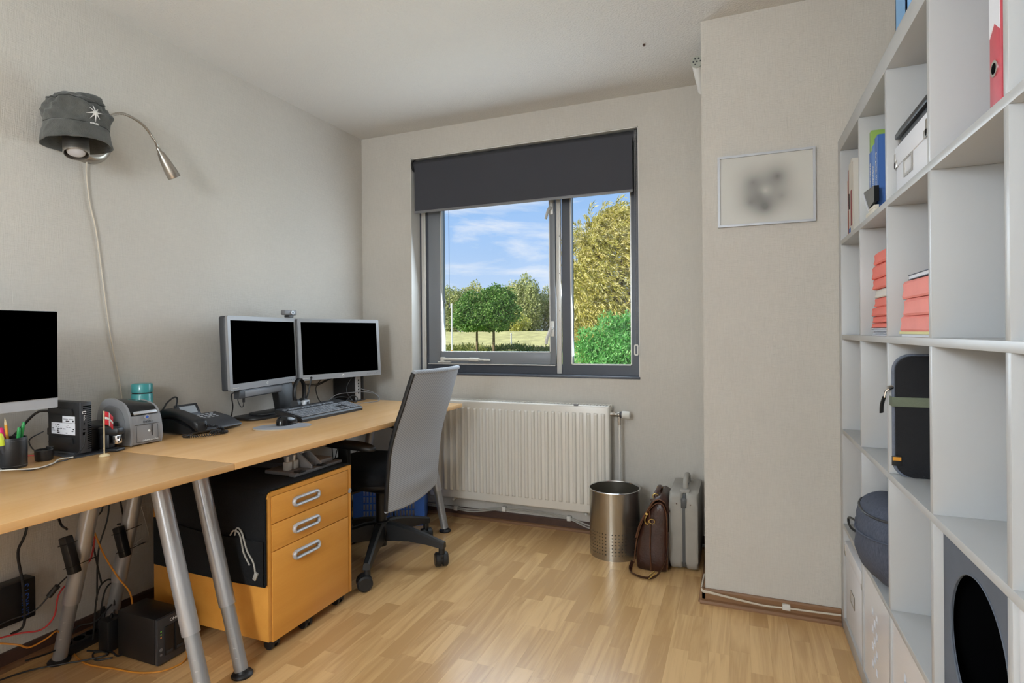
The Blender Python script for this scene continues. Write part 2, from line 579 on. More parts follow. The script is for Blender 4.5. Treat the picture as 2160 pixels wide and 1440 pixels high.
fl = struct(MB().box(XL - .15, XR + .15, YB - .15, YW + .25, -.15, -.006).done('floor', 'floor_wood', None, False))
SW, cache, cand = .0668, {}, []
col_i = 0
x = XL + .002
while x < XR:
    y = YB - random.random() * .4
    while y < YW:
        Ls = round(random.choice((.26, .32, .38, .44, .50)), 2)
        y0, y1 = max(y, YB), min(y + Ls, YW)
        xa, xb = x, min(x + SW, XR)
        if xb > CX0 and y1 > CY0 and xa >= CX0 - .03:
            y1 = min(y1, CY0)
        if y1 - y0 > .01:
            cand.append((xa, xb, y0, y1))
        y += Ls
    x += SW
vis = [c for c in cand if c[3] > .95 and c[1] < .37 and (c[3] > 1.45 or c[0] < -.6)]
vis.sort(key=lambda c: c[2])
vis = vis[:300]
vset = set(vis)
for c in vis:
    k = (round(c[1] - c[0], 4), round(c[3] - c[2], 3))
    if k not in cache:
        b = MB().box(.00012, k[0] - .00012, .00012, k[1] - .00012, -.006, 0)
        me = bpy.data.meshes.new('floor_strip'); b.bm.to_mesh(me); b.bm.free()
        me.materials.append(MATS['floor_wood']); cache[k] = me
    o = bpy.data.objects.new('floor_strip', cache[k]); COL.objects.link(o)
    o.location = (c[0], c[2], 0); o.parent = fl
b = MB()
for c in cand:
    if c not in vset:
        b.box(c[0] + .00012, c[1] - .00012, c[2] + .00012, c[3] - .00012, -.006, 0)
stuff(b.done('floor_strip', 'floor_wood', fl, False))

struct(MB().box(XL - .15, XL, YB - .15, YW + .25, 0, HC).done('wall_left', 'wallpaper', None, False))
b = MB()
b.box(XL, WX0, YW, YW + .25, 0, HC).box(WX1, XR + .15, YW, YW + .25, 0, HC)
b.box(WX0, WX1, YW, YW + .25, 0, WZ0 - .001).box(WX0, WX1, YW, YW + .25, WZ1, HC)
struct(b.done('wall_window', 'wallpaper', None, False))
struct(MB().box(CX0, XR, CY0, YW, 0, HC).done('wall_column', 'wallpaper', None, False))
struct(MB().box(XR, XR + .15, YB - .15, YW, 0, HC).done('wall_right', 'wallpaper', None, False))
struct(MB().box(XL, XR, YB - .15, YB, 0, HC).done('wall_back', 'wallpaper', None, False))
struct(MB().box(XL - .15, XR + .15, YB - .15, YW + .25, HC, HC + .15).done('ceiling', 'ceiling_plaster', None, False))

# baseboards with a small quarter moulding along the floor
def baseboard(name, p0, p1, nrm, m1):
    p0, p1, nrm = Vector(p0), Vector(p1), Vector(nrm)
    d = (p1 - p0); L = d.length
    M = axes(p0, nrm, (0, 0, 1))          # local x out of the wall, y up, z along (x cross y)
    if (M.to_3x3() @ Vector((0, 0, 1))).dot(d) < 0:
        M = axes(p1, nrm, (0, 0, 1))
    e = struct(bpy.data.objects.new(name, None)); COL.objects.link(e)
    MB().prism([(0, 0), (.012, 0), (.012, .052), (.008, .058), (0, .058)], 0, L, M).done('board', m1, e, True, 30)
    MB().prism([(.0122, 0), (.027, 0), (.027, .006), (.022, .013), (.0122, .017)], 0, L, M).done('quarter_moulding', 'baseboard_wood', e, True, 30)
baseboard('baseboard_window', (XL, YW, 0), (CX0, YW, 0), (0, -1, 0), 'dark_brown')
baseboard('baseboard_column', (CX0 - .02, CY0, 0), (.354, CY0, 0), (0, -1, 0), 'baseboard_wood')
baseboard('baseboard_column_side', (CX0, CY0 - .012, 0), (CX0, YW, 0), (-1, 0, 0), 'baseboard_wood')
baseboard('baseboard_left', (XL, YB, 0), (XL, YW - .02, 0), (1, 0, 0), 'dark_brown')

# ------------------------------------------------------------------ window
w = struct(bpy.data.objects.new('window_1', None)); COL.objects.link(w)
b = MB()
b.box(WX0 + .001, -1.866, YF, YF + .07, .876, WZ1 - .01).box(-.968, -.916, YF, YF + .07, .932, WZ1 - .07).box(-.560, WX1 - .001, YF, YF + .07, .876, WZ1 - .01)
b.box(-1.866, -.560, YF, YF + .07, WZ1 - .07, WZ1 - .01).box(-1.866, -.560, YF, YF + .07, .876, .932)
b.done('outer_frame', 'window_dark', w, False)
# opening sash
sx0, sx1, sz0, sz1 = -1.863, -1.004, .934, 2.15
px0, px1, pz0 = -1.779, -1.038, 1.003
b = MB()
for a in ((sx0, px0, sz0, sz1), (px1, sx1, sz0, sz1), (px0, px1, sz0, pz0), (px0, px1, 2.07, sz1)):
    b.box(a[0], a[1], YF - .014, YF + .055, a[2], a[3], .002)
sash = b.done('sash', 'window_grey', w)
b = MB()
for a in ((px0, px0 + .008, pz0, 2.07), (px1 - .006, px1, pz0, 2.07), (px0, px1, pz0, pz0 + .006)):
    b.box(a[0], a[1], YF - .010, YF + .012, a[2], a[3])
b.done('glazing_bead', 'alu_white', sash, False)
MB().box(px0, px1, YF + .020, YF + .026, pz0, 2.07).done('pane', 'glass', sash, False)
MB().box(-.916, -.560, YF + .030, YF + .036, .933, 2.17).done('pane', 'glass', w, False)
b = MB()
b.box(-.916, -.909, YF - .003, YF + .02, .933, 2.17).box(-.566, -.560, YF - .003, YF + .02, .933, 2.17).box(-.916, -.560, YF - .003, YF + .02, .933, .939)
b.done('glazing_bead', 'alu_white', w, False)
# aluminium weather strips
MB().box(-1.917, -1.886, YF - .011, YF, .880, 2.16, .002).box(-1.905, -1.899, YF - .014, YF - .010, .880, 2.16).done('weather_strip', 'alu_white', w)
st = MB().box(-.998, -.969, YF - .018, YF, .880, 2.16, .003).box(-.986, -.982, YF - .021, YF - .017, .880, 2.16).done('weather_strip', 'alu_white', w)
b = MB()
for z in (1.02, 1.25, 1.47, 1.69):
    b.cyl((-.977, YF - .0185, z), (-.977, YF - .0175, z), .0025, seg=8)
b.done('screw', 'dark_grey_plastic', st)
MB().box(-1.864, -1.004, YF - .030, YF - .002, .926, .9325, .001).done('sash_ledge', 'alu_white', w)
# reveal lining and sill
MB().box(WX0, WX0 + .004, YW + .001, YF, WZ0 + .012, WZ1 - .001).done('reveal', 'white_paint', w, False)
MB().box(WX1 - .004, WX1, YW + .001, YF, WZ0 + .012, WZ1 - .001).done('reveal', 'white_paint', w, False)
MB().box(WX0, WX1, YW + .001, YF, WZ1 - .006, WZ1 - .001).done('reveal', 'white_paint', w, False)
MB().box(WX0 - .001, WX1 + .001, YW - .006, YF, WZ0 - .0005, WZ0 + .011, .001).done('window_sill', 'window_dark', w)
# lower handle on the sash stile
h = MB().box(-1.034, -1.012, YF - .022, YF - .014, 1.10, 1.19, .002).done('handle_plate', 'alu_white', w)
b = MB()
b.cyl((-1.023, YF - .052, 1.150), (-1.023, YF - .022, 1.150), .010)
b.tube([(-1.023, YF - .048, 1.152), (-1.028, YF - .052, 1.135), (-1.044, YF - .058, 1.09), (-1.050, YF - .058, 1.055)], .007, 8, 5, flat=(.0045, .010))
b.done('handle_lever', 'alu_white', h)
# upper handle, lever pointing down-left
h = MB().box(-1.034, -1.014, YF - .022, YF - .014, 1.82, 1.91, .002).done('handle_plate', 'alu_white', w)
MB().tube([(-1.022, YF - .03, 1.86), (-1.034, YF - .045, 1.845), (-1.048, YF - .055, 1.79)], .007, 8, 5, flat=(.0045, .009)).done('handle_lever', 'alu_white', h)
# telescopic stay arm on the bottom rail
s_ = MB().box(-1.79, -1.70, YF - .034, YF - .014, .937, .944, .002).box(-1.768, -1.742, YF - .040, YF - .016, .944, .972, .003).done('stay_bracket', 'white_plastic', w)
MB().cyl((-1.745, YF - .028, .960), (-1.52, YF - .028, .958), .0085).done('stay_rod', 'white_plastic', s_)
MB().cyl((-1.565, YF - .028, .9585), (-1.500, YF - .028, .9578), .0125).cyl((-1.50, YF - .028, .9578), (-1.455, YF - .028, .957), .006).done('stay_sleeve', 'white_plastic', s_)
MB().box(-1.470, -1.425, YF - .034, YF - .014, .950, .962, .004).done('stay_end', 'white_plastic', s_)
# two thin draw cords with tassels hanging in front of the pane
for xx, zz in ((-1.745, 1.345), (-1.713, 1.315)):
    c = tag(MB().cyl((xx, YF - .012, zz), (xx, YF - .012, 2.05), .0012, seg=6).done('draw_cord', 'dark_grey_plastic'),
            'thin draw cord with %s dark tassel hanging before the left window pane' % ('the higher' if zz > 1.33 else 'the lower'), 'cord')
    MB().cyl((xx, YF - .012, zz), (xx, YF - .012, zz - .028), .0028, .006, 10).done('tassel', 'black_plastic', c)

# ------------------------------------------------------------------ roller blind
bl = thing('roller_blind', 'dark grey roller blind pulled partly down over the window', 'blind', (-1.22, 3.112, 2.195))
MB().cyl((-.695, 0, 0), (.700, 0, 0), .030, seg=28).done('roller_tube', 'blind_tube', bl)
MB().cyl((-.706, 0, 0), (-.694, 0, 0), .037, seg=28).done('end_cap', 'black_plastic', bl)
MB().cyl((.699, 0, 0), (.714, 0, 0), .036, seg=28).done('end_cap', 'black_plastic', bl)
def fab(u, v):
    z = -v * .292
    y = -.030 if v > .02 else -.0302
    return Vector((-.683 + u * 1.372, y, z))
b = MB().box(-.683, .689, -.0315, -.0300, -.298, 0)
b.done('fabric', 'blind_fabric', bl, False)
MB().box(-.684, .690, -.0335, -.0280, -.312, -.296, .002).done('bottom_bar', 'grey_plastic', bl)
b = MB()
for dx in (-.004, .004):
    pts = [(.706 + dx, -.036, .02 - k * .0030) for k in range(390)]
    b.tube(pts, lambda t: .0012 + .0013 * abs(math.sin(t * 389 * PI / 3)), 5, 0)
b.done('bead_chain', 'grey_plastic', bl)
MB().ring(rrect(.022, .060, .008, 3), rrect(.012, .046, .005, 3), 0, .012, axes((.706, -.044, -1.17), (1, 0, 0), (0, 0, 1))).done('chain_weight', 'white_plastic', bl)

# ------------------------------------------------------------------ radiator under the window
ra = thing('radiator', 'white ribbed panel radiator on the wall under the window', 'radiator', (-1.201, 3.02, .14))
X0, X1, H = -.554, .554, .585
b = MB().box(X0, X1, -.040, -.012, 0, H, .010, seg=3).done('front_panel', 'radiator_paint', ra)
MB().box(X0 + .006, X1 - .006, .010, .052, .012, H - .01, .006).done('rear_panel', 'radiator_paint', ra)
t = MB()
for k in range(60):
    xx = X0 + .012 + k * (X1 - X0 - .024) / 59
    t.box(xx - .003, xx + .003, -.030, .048, H - .006, H - .002)
t.box(X0 + .002, X1 - .002, .046, .050, H - .03, H + .001).done('top_grille', 'radiator_paint', ra, False)
n_ = 27
prof = MB()
def ribfn(u, v):
    a = (u - .5) * 2
    zz = v
    hgt = .013 * math.sqrt(max(0, 1 - a * a)) 
    e = min(v, 1 - v) * .50 / .012
    if e < 1: hgt *= math.sqrt(max(0, 1 - (1 - e) ** 2))
    return Vector((a * .0115, -.0402 - hgt, .048 + v * .497))
vv = [0, .006, .014, .024, .2, .4, .6, .8, .976, .986, .994, 1]
rb = MB()
V = [[rb.bm.verts.new(ribfn(i / 8, v)) for i in range(9)] for v in vv]
for j in range(len(vv) - 1):
    for i in range(8):
        rb.bm.faces.new((V[j][i], V[j][i + 1], V[j + 1][i + 1], V[j + 1][i]))
r0 = rb.done('rib', 'radiator_paint', ra, True, 80)
r0.location.x = X1 - .033
for k in range(1, n_):
    o = r0.copy(); COL.objects.link(o); o.location.x = X1 - .033 - k * .0401
for xx in (-.42, .37):
    MB().box(xx - .012, xx + .012, -.042, -.028, H - .004, H + .006, .002).done('top_clip', 'grey_plastic', ra)
for xx in (-.40, .415):
    MB().cyl((xx, .0, .001), (xx, -.012, -.016), .009, seg=12).cyl((xx, -.012, -.016), (xx + .004, -.026, -.012), .006, seg=10).done('wall_hook', 'white_plastic', ra)
va = MB().cyl((X1, -.01, H - .045), (X1 + .045, -.01, H - .045), .009, seg=12).cyl((X1 + .014, -.01, H - .045), (X1 + .028, -.01, H - .045), .014, seg=6).cyl((X1 + .048, -.01, H - .045), (X1 + .048, -.01, H - .10), .009, seg=12).sphere((X1 + .046, -.01, H - .045), .014).done('valve', 'brushed_steel', ra)
MB().cyl((X1 + .052, -.01, H - .045), (X1 + .066, -.01, H - .045), .017, seg=20).done('valve_collar', 'dark_grey_plastic', va)
b = MB()
b.lathe([(0, 0), (.020, .0), (.0205, .01), (.0195, .036), (.017, .040), (0, .041)], 20, axes((X1 + .064, -.01, H - .045), (0, 1, 0), (0, 0, 1)))
b.done('thermostat_knob', 'white_plastic', va)
MB().cyl((X1 + .048, -.01, H - .10), (X1 + .048, -.01, -.139), .0075, seg=12).done('supply_pipe', 'alu_white', ra)

# cables clipped along the skirting under the radiator
wc = thing('wall_cable', 'pair of grey cables clipped along dark skirting under the radiator', 'cable')
P = [(-2.25, 3.068, .05), (-1.9, 3.068, .06), (-1.62, 3.068, .055), (-1.50, 3.068, .055), (-1.30, 3.068, .085), (-1.08, 3.068, .090), (-.90, 3.068, .075), (-.78, 3.064, .045), (-.60, 3.06, .028), (-.30, 3.06, .025), (-.17, 3.055, .022)]
MB().tube(P, .0045, 8, 6).done('cable_strand', 'grey_cable', wc)
MB().tube([(p[0], p[1] - .002, p[2] - .010 - .004 * math.sin(3 * i)) for i, p in enumerate(P)], .0045, 8, 6).done('cable_strand', 'grey_cable', wc)
for p in (P[2], P[4], P[6]):
    MB().box(p[0] - .012, p[0] + .012, 3.060, 3.0865, p[2] - .018, p[2] + .010, .002).done('cable_clip', 'white_plastic', wc)
wc = thing('wall_cable', 'cream cable clipped along brown skirting of the column', 'cable')
P = [(-.150, 2.60, .05), (-.153, 2.50, .052), (-.150, 2.452, .048), (-.11, 2.448, .046), (0, 2.447, .036), (.09, 2.447, .030), (.165, 2.447, .034), (.25, 2.447, .036), (.352, 2.447, .040)]
MB().tube(P, .0038, 8, 6).done('cable_strand', 'cream_cable', wc)
MB().tube([(p[0] + .001, p[1] - .001, p[2] + .008 * (1 - i / 5)) for i, p in enumerate(P[:6])], .0032, 8, 6).done('cable_strand', 'cream_cable', wc)
MB().box(.150, .178, 2.442, 2.4655, .026, .048, .002).done('cable_clip', 'white_plastic', wc)

# ------------------------------------------------------------------ framed picture on the column
pf = thing('picture_frame', 'thin silver frame with a blurred grey print on the column wall', 'picture', (.101, 2.466, 1.69))
M = axes((0, -.001, 0), (1, 0, 0), (0, 0, 1))
MB().ring([(-.178, -.144), (.178, -.144), (.178, .144), (-.178, .144)], [(-.169, -.135), (.169, -.135), (.169, .135), (-.169, .135)], 0, .014, M).done('frame', 'light_silver', pf, False)
m = bpy.data.materials.new('blurred_print'); m.use_nodes = True; n = m.node_tree
B_ = n.nodes['Principled BSDF']; B_.inputs['Roughness'].default_value = .35
t = n.nodes.new('ShaderNodeTexCoord')
last = None
for (px, pz, rad, amt) in ((-.045, .03, .115, .75), (.045, .045, .095, .95), (-.015, -.02, .11, .45), (.0, -.075, .085, .9), (.06, -.035, .10, .6), (-.055, -.05, .10, .6), (.0, -.008, .040, -.55)):
    mp = n.nodes.new('ShaderNodeMapping'); mp.vector_type = 'POINT'
    mp.inputs['Location'].default_value = (-px / rad, 0, -pz / rad); mp.inputs['Scale'].default_value = (1 / rad, 0, 1 / rad)
    n.links.new(t.outputs['Object'], mp.inputs[0])
    g = n.nodes.new('ShaderNodeTexGradient'); g.gradient_type = 'QUADRATIC_SPHERE'
    n.links.new(mp.outputs[0], g.inputs[0])
    q = n.nodes.new('ShaderNodeMath'); q.operation = 'MULTIPLY_ADD'; q.inputs[1].default_value = amt
    n.links.new(g.outputs['Fac'], q.inputs[0])
    if last: n.links.new(last.outputs[0], q.inputs[2])
    else: q.inputs[2].default_value = 0
    last = q
last.use_clamp = True
mi = n.nodes.new('ShaderNodeMix'); mi.data_type = 'RGBA'
mi.inputs['A'].default_value = lin('c9c7c0'); mi.inputs['B'].default_value = lin('757370')
n.links.new(last.outputs[0], mi.inputs['Factor']); n.links.new(mi.outputs['Result'], B_.inputs['Base Color'])
MATS['blurred_print'] = m
MB().box(-.169, .169, -.008, -.003, -.135, .135).done('print', 'blurred_print', pf, False)

# small round spot on the side of the column, just under the ceiling
sp = thing('wall_spot', 'small white spot lamp with round perforated face near the ceiling', 'lamp', (-.150, 2.60, 2.31))
MB().cyl((-.012, 0, -.005), (.0, .20, -.05), .024, .022, 20).done('body', 'white_paint', sp)
MB().cyl((-.0125, -.006, -.004), (-.012, .001, -.005), .027, seg=24).done('face', 'led_disc', sp)
b = MB()
for k in range(7):
    a = k * PI / 3
    rr = 0 if k == 6 else .015
    b.cyl((-.0125 + rr * math.cos(a), -.0075, -.004 + rr * math.sin(a)), (-.0125 + rr * math.cos(a), -.0055, -.004 + rr * math.sin(a)), .0038, seg=8)
b.done('perforation', 'dark_grey_plastic', sp)
MB().box(-.004, .0117, .06, .14, -.035, .005, .002).done('bracket', 'white_paint', sp)
ch = MB().cyl((-.385, 2.56, 2.4099), (-.385, 2.56, 2.402), .006, seg=10).done('ceiling_hook', 'dark_brown')
tag(ch, 'tiny dark screw stub in the ceiling near the window', 'hook')

# ------------------------------------------------------------------ ceiling lamp added out of view behind the camera as fill light
def ceiling_fill_lamp(loc, power, lab):
    cl = thing('ceiling_fill_lamp', lab, 'lamp', loc)
    MB().lathe([(0, 0), (.06, 0), (.06, -.03), (.02, -.035), (.02, -.10), (0, -.10)], 24).done('ceiling_rose', 'white_plastic', cl)
    MB().lathe([(0.021, -.10), (.10, -.11), (.19, -.15), (.23, -.21), (.19, -.27), (.10, -.31), (0, -.32)], 32).done('glass_bowl', 'bowl_glow', cl)
    l = bpy.data.lights.new('ceiling_fill_light', 'POINT'); l.energy = power; l.color = (.79, .90, 1); l.shadow_soft_size = .26
    o = bpy.data.objects.new('ceiling_fill_light', l); COL.objects.link(o); o.parent = cl; o.location = (0, 0, -.75)
mat('bowl_glow', 'efe9df', .4, emit='fff0dc', estr=2.0)
ceiling_fill_lamp((-.90, -1.12, HC), 112, 'added unseen white glass bowl lamp giving the room fill light')
fl2 = thing('floor_fill_lamp', 'added unseen white floor lamp with drum shade, fill light behind the camera', 'lamp', (-.88, -1.15, 0))  # second lamp, added out of view to brighten the space under the desks
MB().lathe([(0, 0), (.14, 0), (.14, .015), (.02, .022), (.012, .03), (.012, .95), (0, .95)], 28).done('lamp_stand', 'white_plastic', fl2)
MB().lathe([(.21, 1.22), (.25, .92), (.247, .92), (.207, 1.22)], 36).done('shade', 'bowl_glow', fl2)
l = bpy.data.lights.new('floor_fill_light', 'POINT'); l.energy = 23; l.color = (.80, .905, 1); l.shadow_soft_size = .2
o = bpy.data.objects.new('floor_fill_light', l); COL.objects.link(o); o.parent = fl2; o.location = (.05, .12, .98)

# ================================================================== OUTSIDE
def leaves(pts, size, dirs=None, asp=1.0, spread=1.0, rng=None):
    """one quad per point"""
    n = len(pts)
    nrm = rng.normal(size=(n, 3)); nrm[:, 2] = np.abs(nrm[:, 2]) * .9 + .15
    if dirs is None:
        d = rng.normal(size=(n, 3))
    else:
        d = dirs + rng.normal(size=(n, 3)) * spread
    d /= np.linalg.norm(d, axis=1)[:, None]
    s = np.cross(d, nrm); s /= np.linalg.norm(s, axis=1)[:, None] + 1e-9
    sz = size * rng.uniform(.6, 1.3, size=(n, 1))
    a, c = d * sz * asp, s * sz * .5
    V = np.stack([pts - c * .3, pts + a * .4 - c, pts + a, pts + a * .4 + c], 1).reshape(-1, 3)
    me = bpy.data.meshes.new('foliage')
    me.vertices.add(len(V)); me.vertices.foreach_set('co', V.ravel())
    me.loops.add(4 * n); me.loops.foreach_set('vertex_index', np.arange(4 * n))
    me.polygons.add(n); me.polygons.foreach_set('loop_start', np.arange(0, 4 * n, 4)); me.polygons.foreach_set('loop_total', np.full(n, 4))
    me.update(calc_edges=True); me.validate()
    return me
def crown_pts(n, rx, ry, rz, rng, lumps=26, lr=.36):
    c = rng.normal(size=(lumps, 3)); c /= np.linalg.norm(c, axis=1)[:, None]; c *= rng.uniform(.35, .8, size=(lumps, 1))
    i = rng.integers(0, lumps, n)
    p = rng.normal(size=(n, 3)); p /= np.linalg.norm(p, axis=1)[:, None]
    p = c[i] + p * lr * rng.uniform(.55, 1.05, size=(n, 1))
    p[:, 2] = np.maximum(p[:, 2], -.62 - .1 * rng.random(n))
    return p * np.array([rx, ry, rz])
leafmat('leaf_maple', '42692a', '5f8a3c', '93ab66')
leafmat('leaf_line', '8a9152', 'b3b56f', 'd9d7a8')
leafmat('leaf_line2', '818d55', 'a4ae6c', 'cfd09c')
leafmat('leaf_willow', '8d8c34', 'b8ad55', 'e6dca4')
leafmat('leaf_bush', '4d9440', '6db05c', '9ccd85')
leafmat('leaf_yellow', 'a8ac4c', 'bfc066', 'd6d68c')
leafmat('leaf_weed', '5d6b35', '7e8448', 'a09a60')
def tree(name, label, cat, loc, rx, ry, rz, zc, n, size, lm, seed, trunk=.1, group=None, lumps=26, dirs=None, asp=1., spread=1., stems=1):
    rng = np.random.default_rng(seed)
    t = thing(name, label, cat, loc, 0, group)
    p = crown_pts(n, rx, ry, rz, rng, lumps); p[:, 2] += zc
    stuff(obj('foliage', leaves(p, size, dirs, asp, spread, rng), lm, t, False))
    b = MB()
    for k in range(stems):
        ox = (k - (stems - 1) / 2) * rx * .35
        b.cyl((ox * .4, 0, -.3), (ox * .6, .0, zc * .6), trunk, trunk * .75, 10)
        for q in range(5):
            a = q * 2 * PI / 5 + seed + k
            b.cyl((ox * .6, 0, zc * .6 - .1), (ox + rx * .5 * math.cos(a), ry * .5 * math.sin(a), zc + rz * .35), trunk * .5, trunk * .15, 7)
    b.done('trunk', 'bark', t)
    return t
gr = struct(MB().box(-160, 120, 3.6, 37.0, -.45, -.10).done('ground_lawn', 'grass_green', None, False))
struct(MB().box(-160, 120, 37.0, 46.0, -.45, -.06).done('ground_path', 'dry_path', None, False))
b = MB()
b.prism([(46.0, -.45), (130, -.45), (130, 1.35), (60, 1.30), (57, 1.20), (47, .10), (46, -.06)], -160, 120, axes((0, 0, 0), (0, 1, 0), (0, 0, 1)))
struct(b.done('ground_dike', 'grass', None, False))
# low weeds in front of the path
rng = np.random.default_rng(5)
wp = np.stack([rng.uniform(-22, -8, 5000), rng.uniform(33, 36.5, 5000), rng.gamma(1.3, .045, 5000) - .10], 1)
wp[:, 2] += np.clip(.25 * np.sin(wp[:, 0] * 1.7) , 0, 1) * rng.random(5000)
o = obj('weeds', leaves(wp, .07, np.array([[0, 0, 1.]]), 4.0, .5, rng), 'leaf_weed', None, False)
stuff(o); tag(o, 'low green weeds growing along the edge of the path', 'weeds')
# roadside maples
tree('maple_tree', 'dark green round maple with its trunk left of the other maple', 'tree', (-15.4, 32.2, -.1), 1.75, 1.6, 1.55, 2.45, 15000, .12, 'leaf_maple', 3, .085, 'roadside maples')
tree('maple_tree', 'dark green round maple with its trunk right of the other maple', 'tree', (-14.15, 32.0, -.1), 1.85, 1.6, 1.75, 2.6, 17000, .12, 'leaf_maple', 4, .095, 'roadside maples')
# tree line on the dike
rr = random.Random(3)
pos = ['far left end', 'second from left', 'third from left', 'left of the maple tops', 'behind the maple tops', 'just right of the maple tops', 'third from right', 'second from right', 'far right end']
for k in range(9):
    xx = -43.5 + k * 2.95
    hh = (3.75, 3.95, 3.6, 3.75, 3.5, 3.6, 3.9, 3.8, 3.5)[k]
    tree('dike_tree', 'pale yellow-green tree in the row on the dike, ' + pos[k], 'tree', (xx, 71 + rr.uniform(-2, 2), 1.2), 2.6, 2.3, hh * 1.16, hh * .74, 16000, .15, 'leaf_line' if k % 2 else 'leaf_line2', 20 + k, .12, 'tree row on the dike', 34, np.array([[.7, 0, .6]]), 1.7, .9, 2)
tree('dike_shrub', 'small yellow-green shrub at the foot of the dike trees', 'shrub', (-25.2, 63, 1.2), 2.0, 1.6, 1.55, 1.15, 9000, .15, 'leaf_yellow', 40, .06)
# wind-blown willow on the right
wi = thing('willow_tree', 'tall golden-green willow blown by the wind, seen through the right pane', 'tree', (-4.5, 22, -.1))
rng = np.random.default_rng(9)
ns, m_ = 2100, 52
hz = rng.random(ns) ** .8
th = rng.uniform(0, 2 * PI, ns)
rad = 2.75 * np.sqrt(np.clip(1 - ((hz - .42) / .60) ** 2, 0.02, 1)) * rng.uniform(.55, 1.0, ns) * (.86 + .14 * np.sin(th * 4 + hz * 7))
S0 = np.stack([rad * np.cos(th) + .35 * hz, rad * np.sin(th), .55 + hz * 5.2], 1)
D0 = np.stack([.55 * np.cos(th) + .55, .35 * np.sin(th), .15 + .5 * hz], 1) + rng.normal(size=(ns, 3)) * .28
tt = np.linspace(0, 1, m_)[None, :, None]
LN = rng.uniform(.7, 1.5, (ns, 1, 1))
droop = np.zeros((ns, 1, 3)); droop[:, 0, 2] = -(1.05 - .45 * hz); droop[:, 0, 0] = .25
P3 = (S0[:, None, :] + LN * (D0[:, None, :] * tt + droop * tt ** 2) + rng.normal(size=(ns, m_, 3)) * .035)
dd = (D0[:, None, :] + 2 * droop * tt).reshape(-1, 3); P3 = P3.reshape(-1, 3)
dd /= np.linalg.norm(dd, axis=1)[:, None]
keep = P3[:, 2] > .02
stuff(obj('foliage', leaves(P3[keep], .034, dd[keep], 5.2, .38, rng), 'leaf_willow', wi, False))
b = MB().tube([(0, 0, -.2), (.1, 0, 1.2), (-.05, .1, 2.4), (.3, 0, 3.6), (.4, 0, 4.6)], lambda t: .28 - .2 * t, 10, 4)
for a in range(7):
    q = a * 2 * PI / 7
    b.tube([(0, 0, 1.6 + .2 * a), (.8 * math.cos(q), .8 * math.sin(q), 2.7 + .2 * a), (1.7 * math.cos(q), 1.7 * math.sin(q), 3.1 + .2 * a)], lambda t: .1 - .08 * t, 7, 4)
b.done('trunk', 'bark', wi)
tree('garden_bush', 'bright green feathery bush in front of the willow', 'shrub', (-2.35, 11.5, -.1), .85, .7, 1.0, .62, 26000, .028, 'leaf_bush', 50, .03, None, 30, np.array([[.2, 0, .5]]), 3.0, .8, 3)
# white marker poles
po = thing('marker_pole', 'white pole with yellow and black foot beside the left maple', 'pole', (-13.6, 25.5, -.1))
MB().cyl((0, 0, .35), (0, 0, 2.75), .04, .035, 10).done('shaft', 'white_paint', po)
MB().cyl((0, 0, 0), (0, 0, .36), .06, .055, 10).done('foot', 'pencil', po)
po = thing('marker_pole', 'short white post standing right of the two maple trunks', 'pole', (-14.6, 36.0, -.1))
MB().cyl((0, 0, 0), (0, 0, 1.15), .05, .045, 10).sphere((0, 0, 1.15), .06, 10).done('shaft', 'white_paint', po)
# ================================================================== BOOKCASE
BX = .3553                                   # front plane
BF = 2.459                                   # far end (against the column)
def cell(k):                                 # y-range of column k, counted from the column wall
    far = 2.409 - .352 * k
    return far - .335, far
def rowz(r):                                 # z-range of row r counted from the floor
    return .05 + .352 * r, .385 + .352 * r
bc = thing('bookcase', 'large white open cube bookcase along the right wall', 'bookcase', (BX, BF, 0))
D = .39
MB().box(0, D, -1.85, 0, 1.793, 1.843, .0012).done('top_board', 'white_lacquer', bc)
MB().box(0, D, -1.85, 0, 0, .05, .0012).done('bottom_board', 'white_lacquer', bc)
MB().box(0, D, -.05, 0, .05, 1.793, .0012).done('side_panel', 'white_lacquer', bc)
MB().box(0, D, -1.85, -1.80, .05, 1.793, .0012).done('side_panel', 'white_lacquer', bc)
for r in range(1, 5):
    MB().box(.0005, D, -1.80, -.05, .385 + .352 * (r - 1), .402 + .352 * (r - 1), .0008).done('shelf', 'white_lacquer', bc)
d0 = None
for r in range(5):
    for k in range(1, 5):
        if d0 is None:
            d0 = MB().box(.0005, D, -.017, 0, 0, .335, .0008).done('divider', 'white_lacquer', bc)
            o = d0
        else:
            o = d0.copy(); COL.objects.link(o)
        o.location = (0, -.05 - .352 * k + .017, .05 + .352 * r)

def book(name, lab, y0, y1, z0, h, m, x0=.372, dep=.17, cov=.0015, txt=None, tm='white_thread', tsz=.012, group='books on the top row', lean=0, cat='book'):
    """upright book, spine towards the room"""
    t = thing(name, lab, cat, (x0, (y0 + y1) / 2, z0), 0, group)
    if lean: t.rotation_euler = (lean, 0, 0)
    w_ = (y1 - y0) / 2
    b = MB().box(0, .003, -w_, w_, 0, h, .0008).box(.003, dep, -w_, -w_ + cov, 0, h).box(.003, dep, w_ - cov, w_, 0, h)
    b.done('cover', m, t)
    MB().box(.004, dep - .004, -w_ + cov, w_ - cov, .003, h - .003).done('page_block', 'paper_cream', t, False)
    if txt:
        text('spine_title', txt, tsz, tm, axes((-.0006, 0, h * .52), (0, 0, -1), (0, -1, 0)), t)
    return t
c0, c1 = cell(0); z = rowz(4)[0] + .0003
book('book', 'thin orange paperback at the far left of the top row', c1 - .046, c1 - .038, z, .21, 'book_orange')
book('book', 'dark red book between the orange and the white book', c1 - .062, c1 - .047, z, .245, 'book_red', txt='Algemeen recht', tsz=.009)
t = book('book', 'white paperback beside the dark red book on top row', c1 - .098, c1 - .063, z, .262, 'book_white')
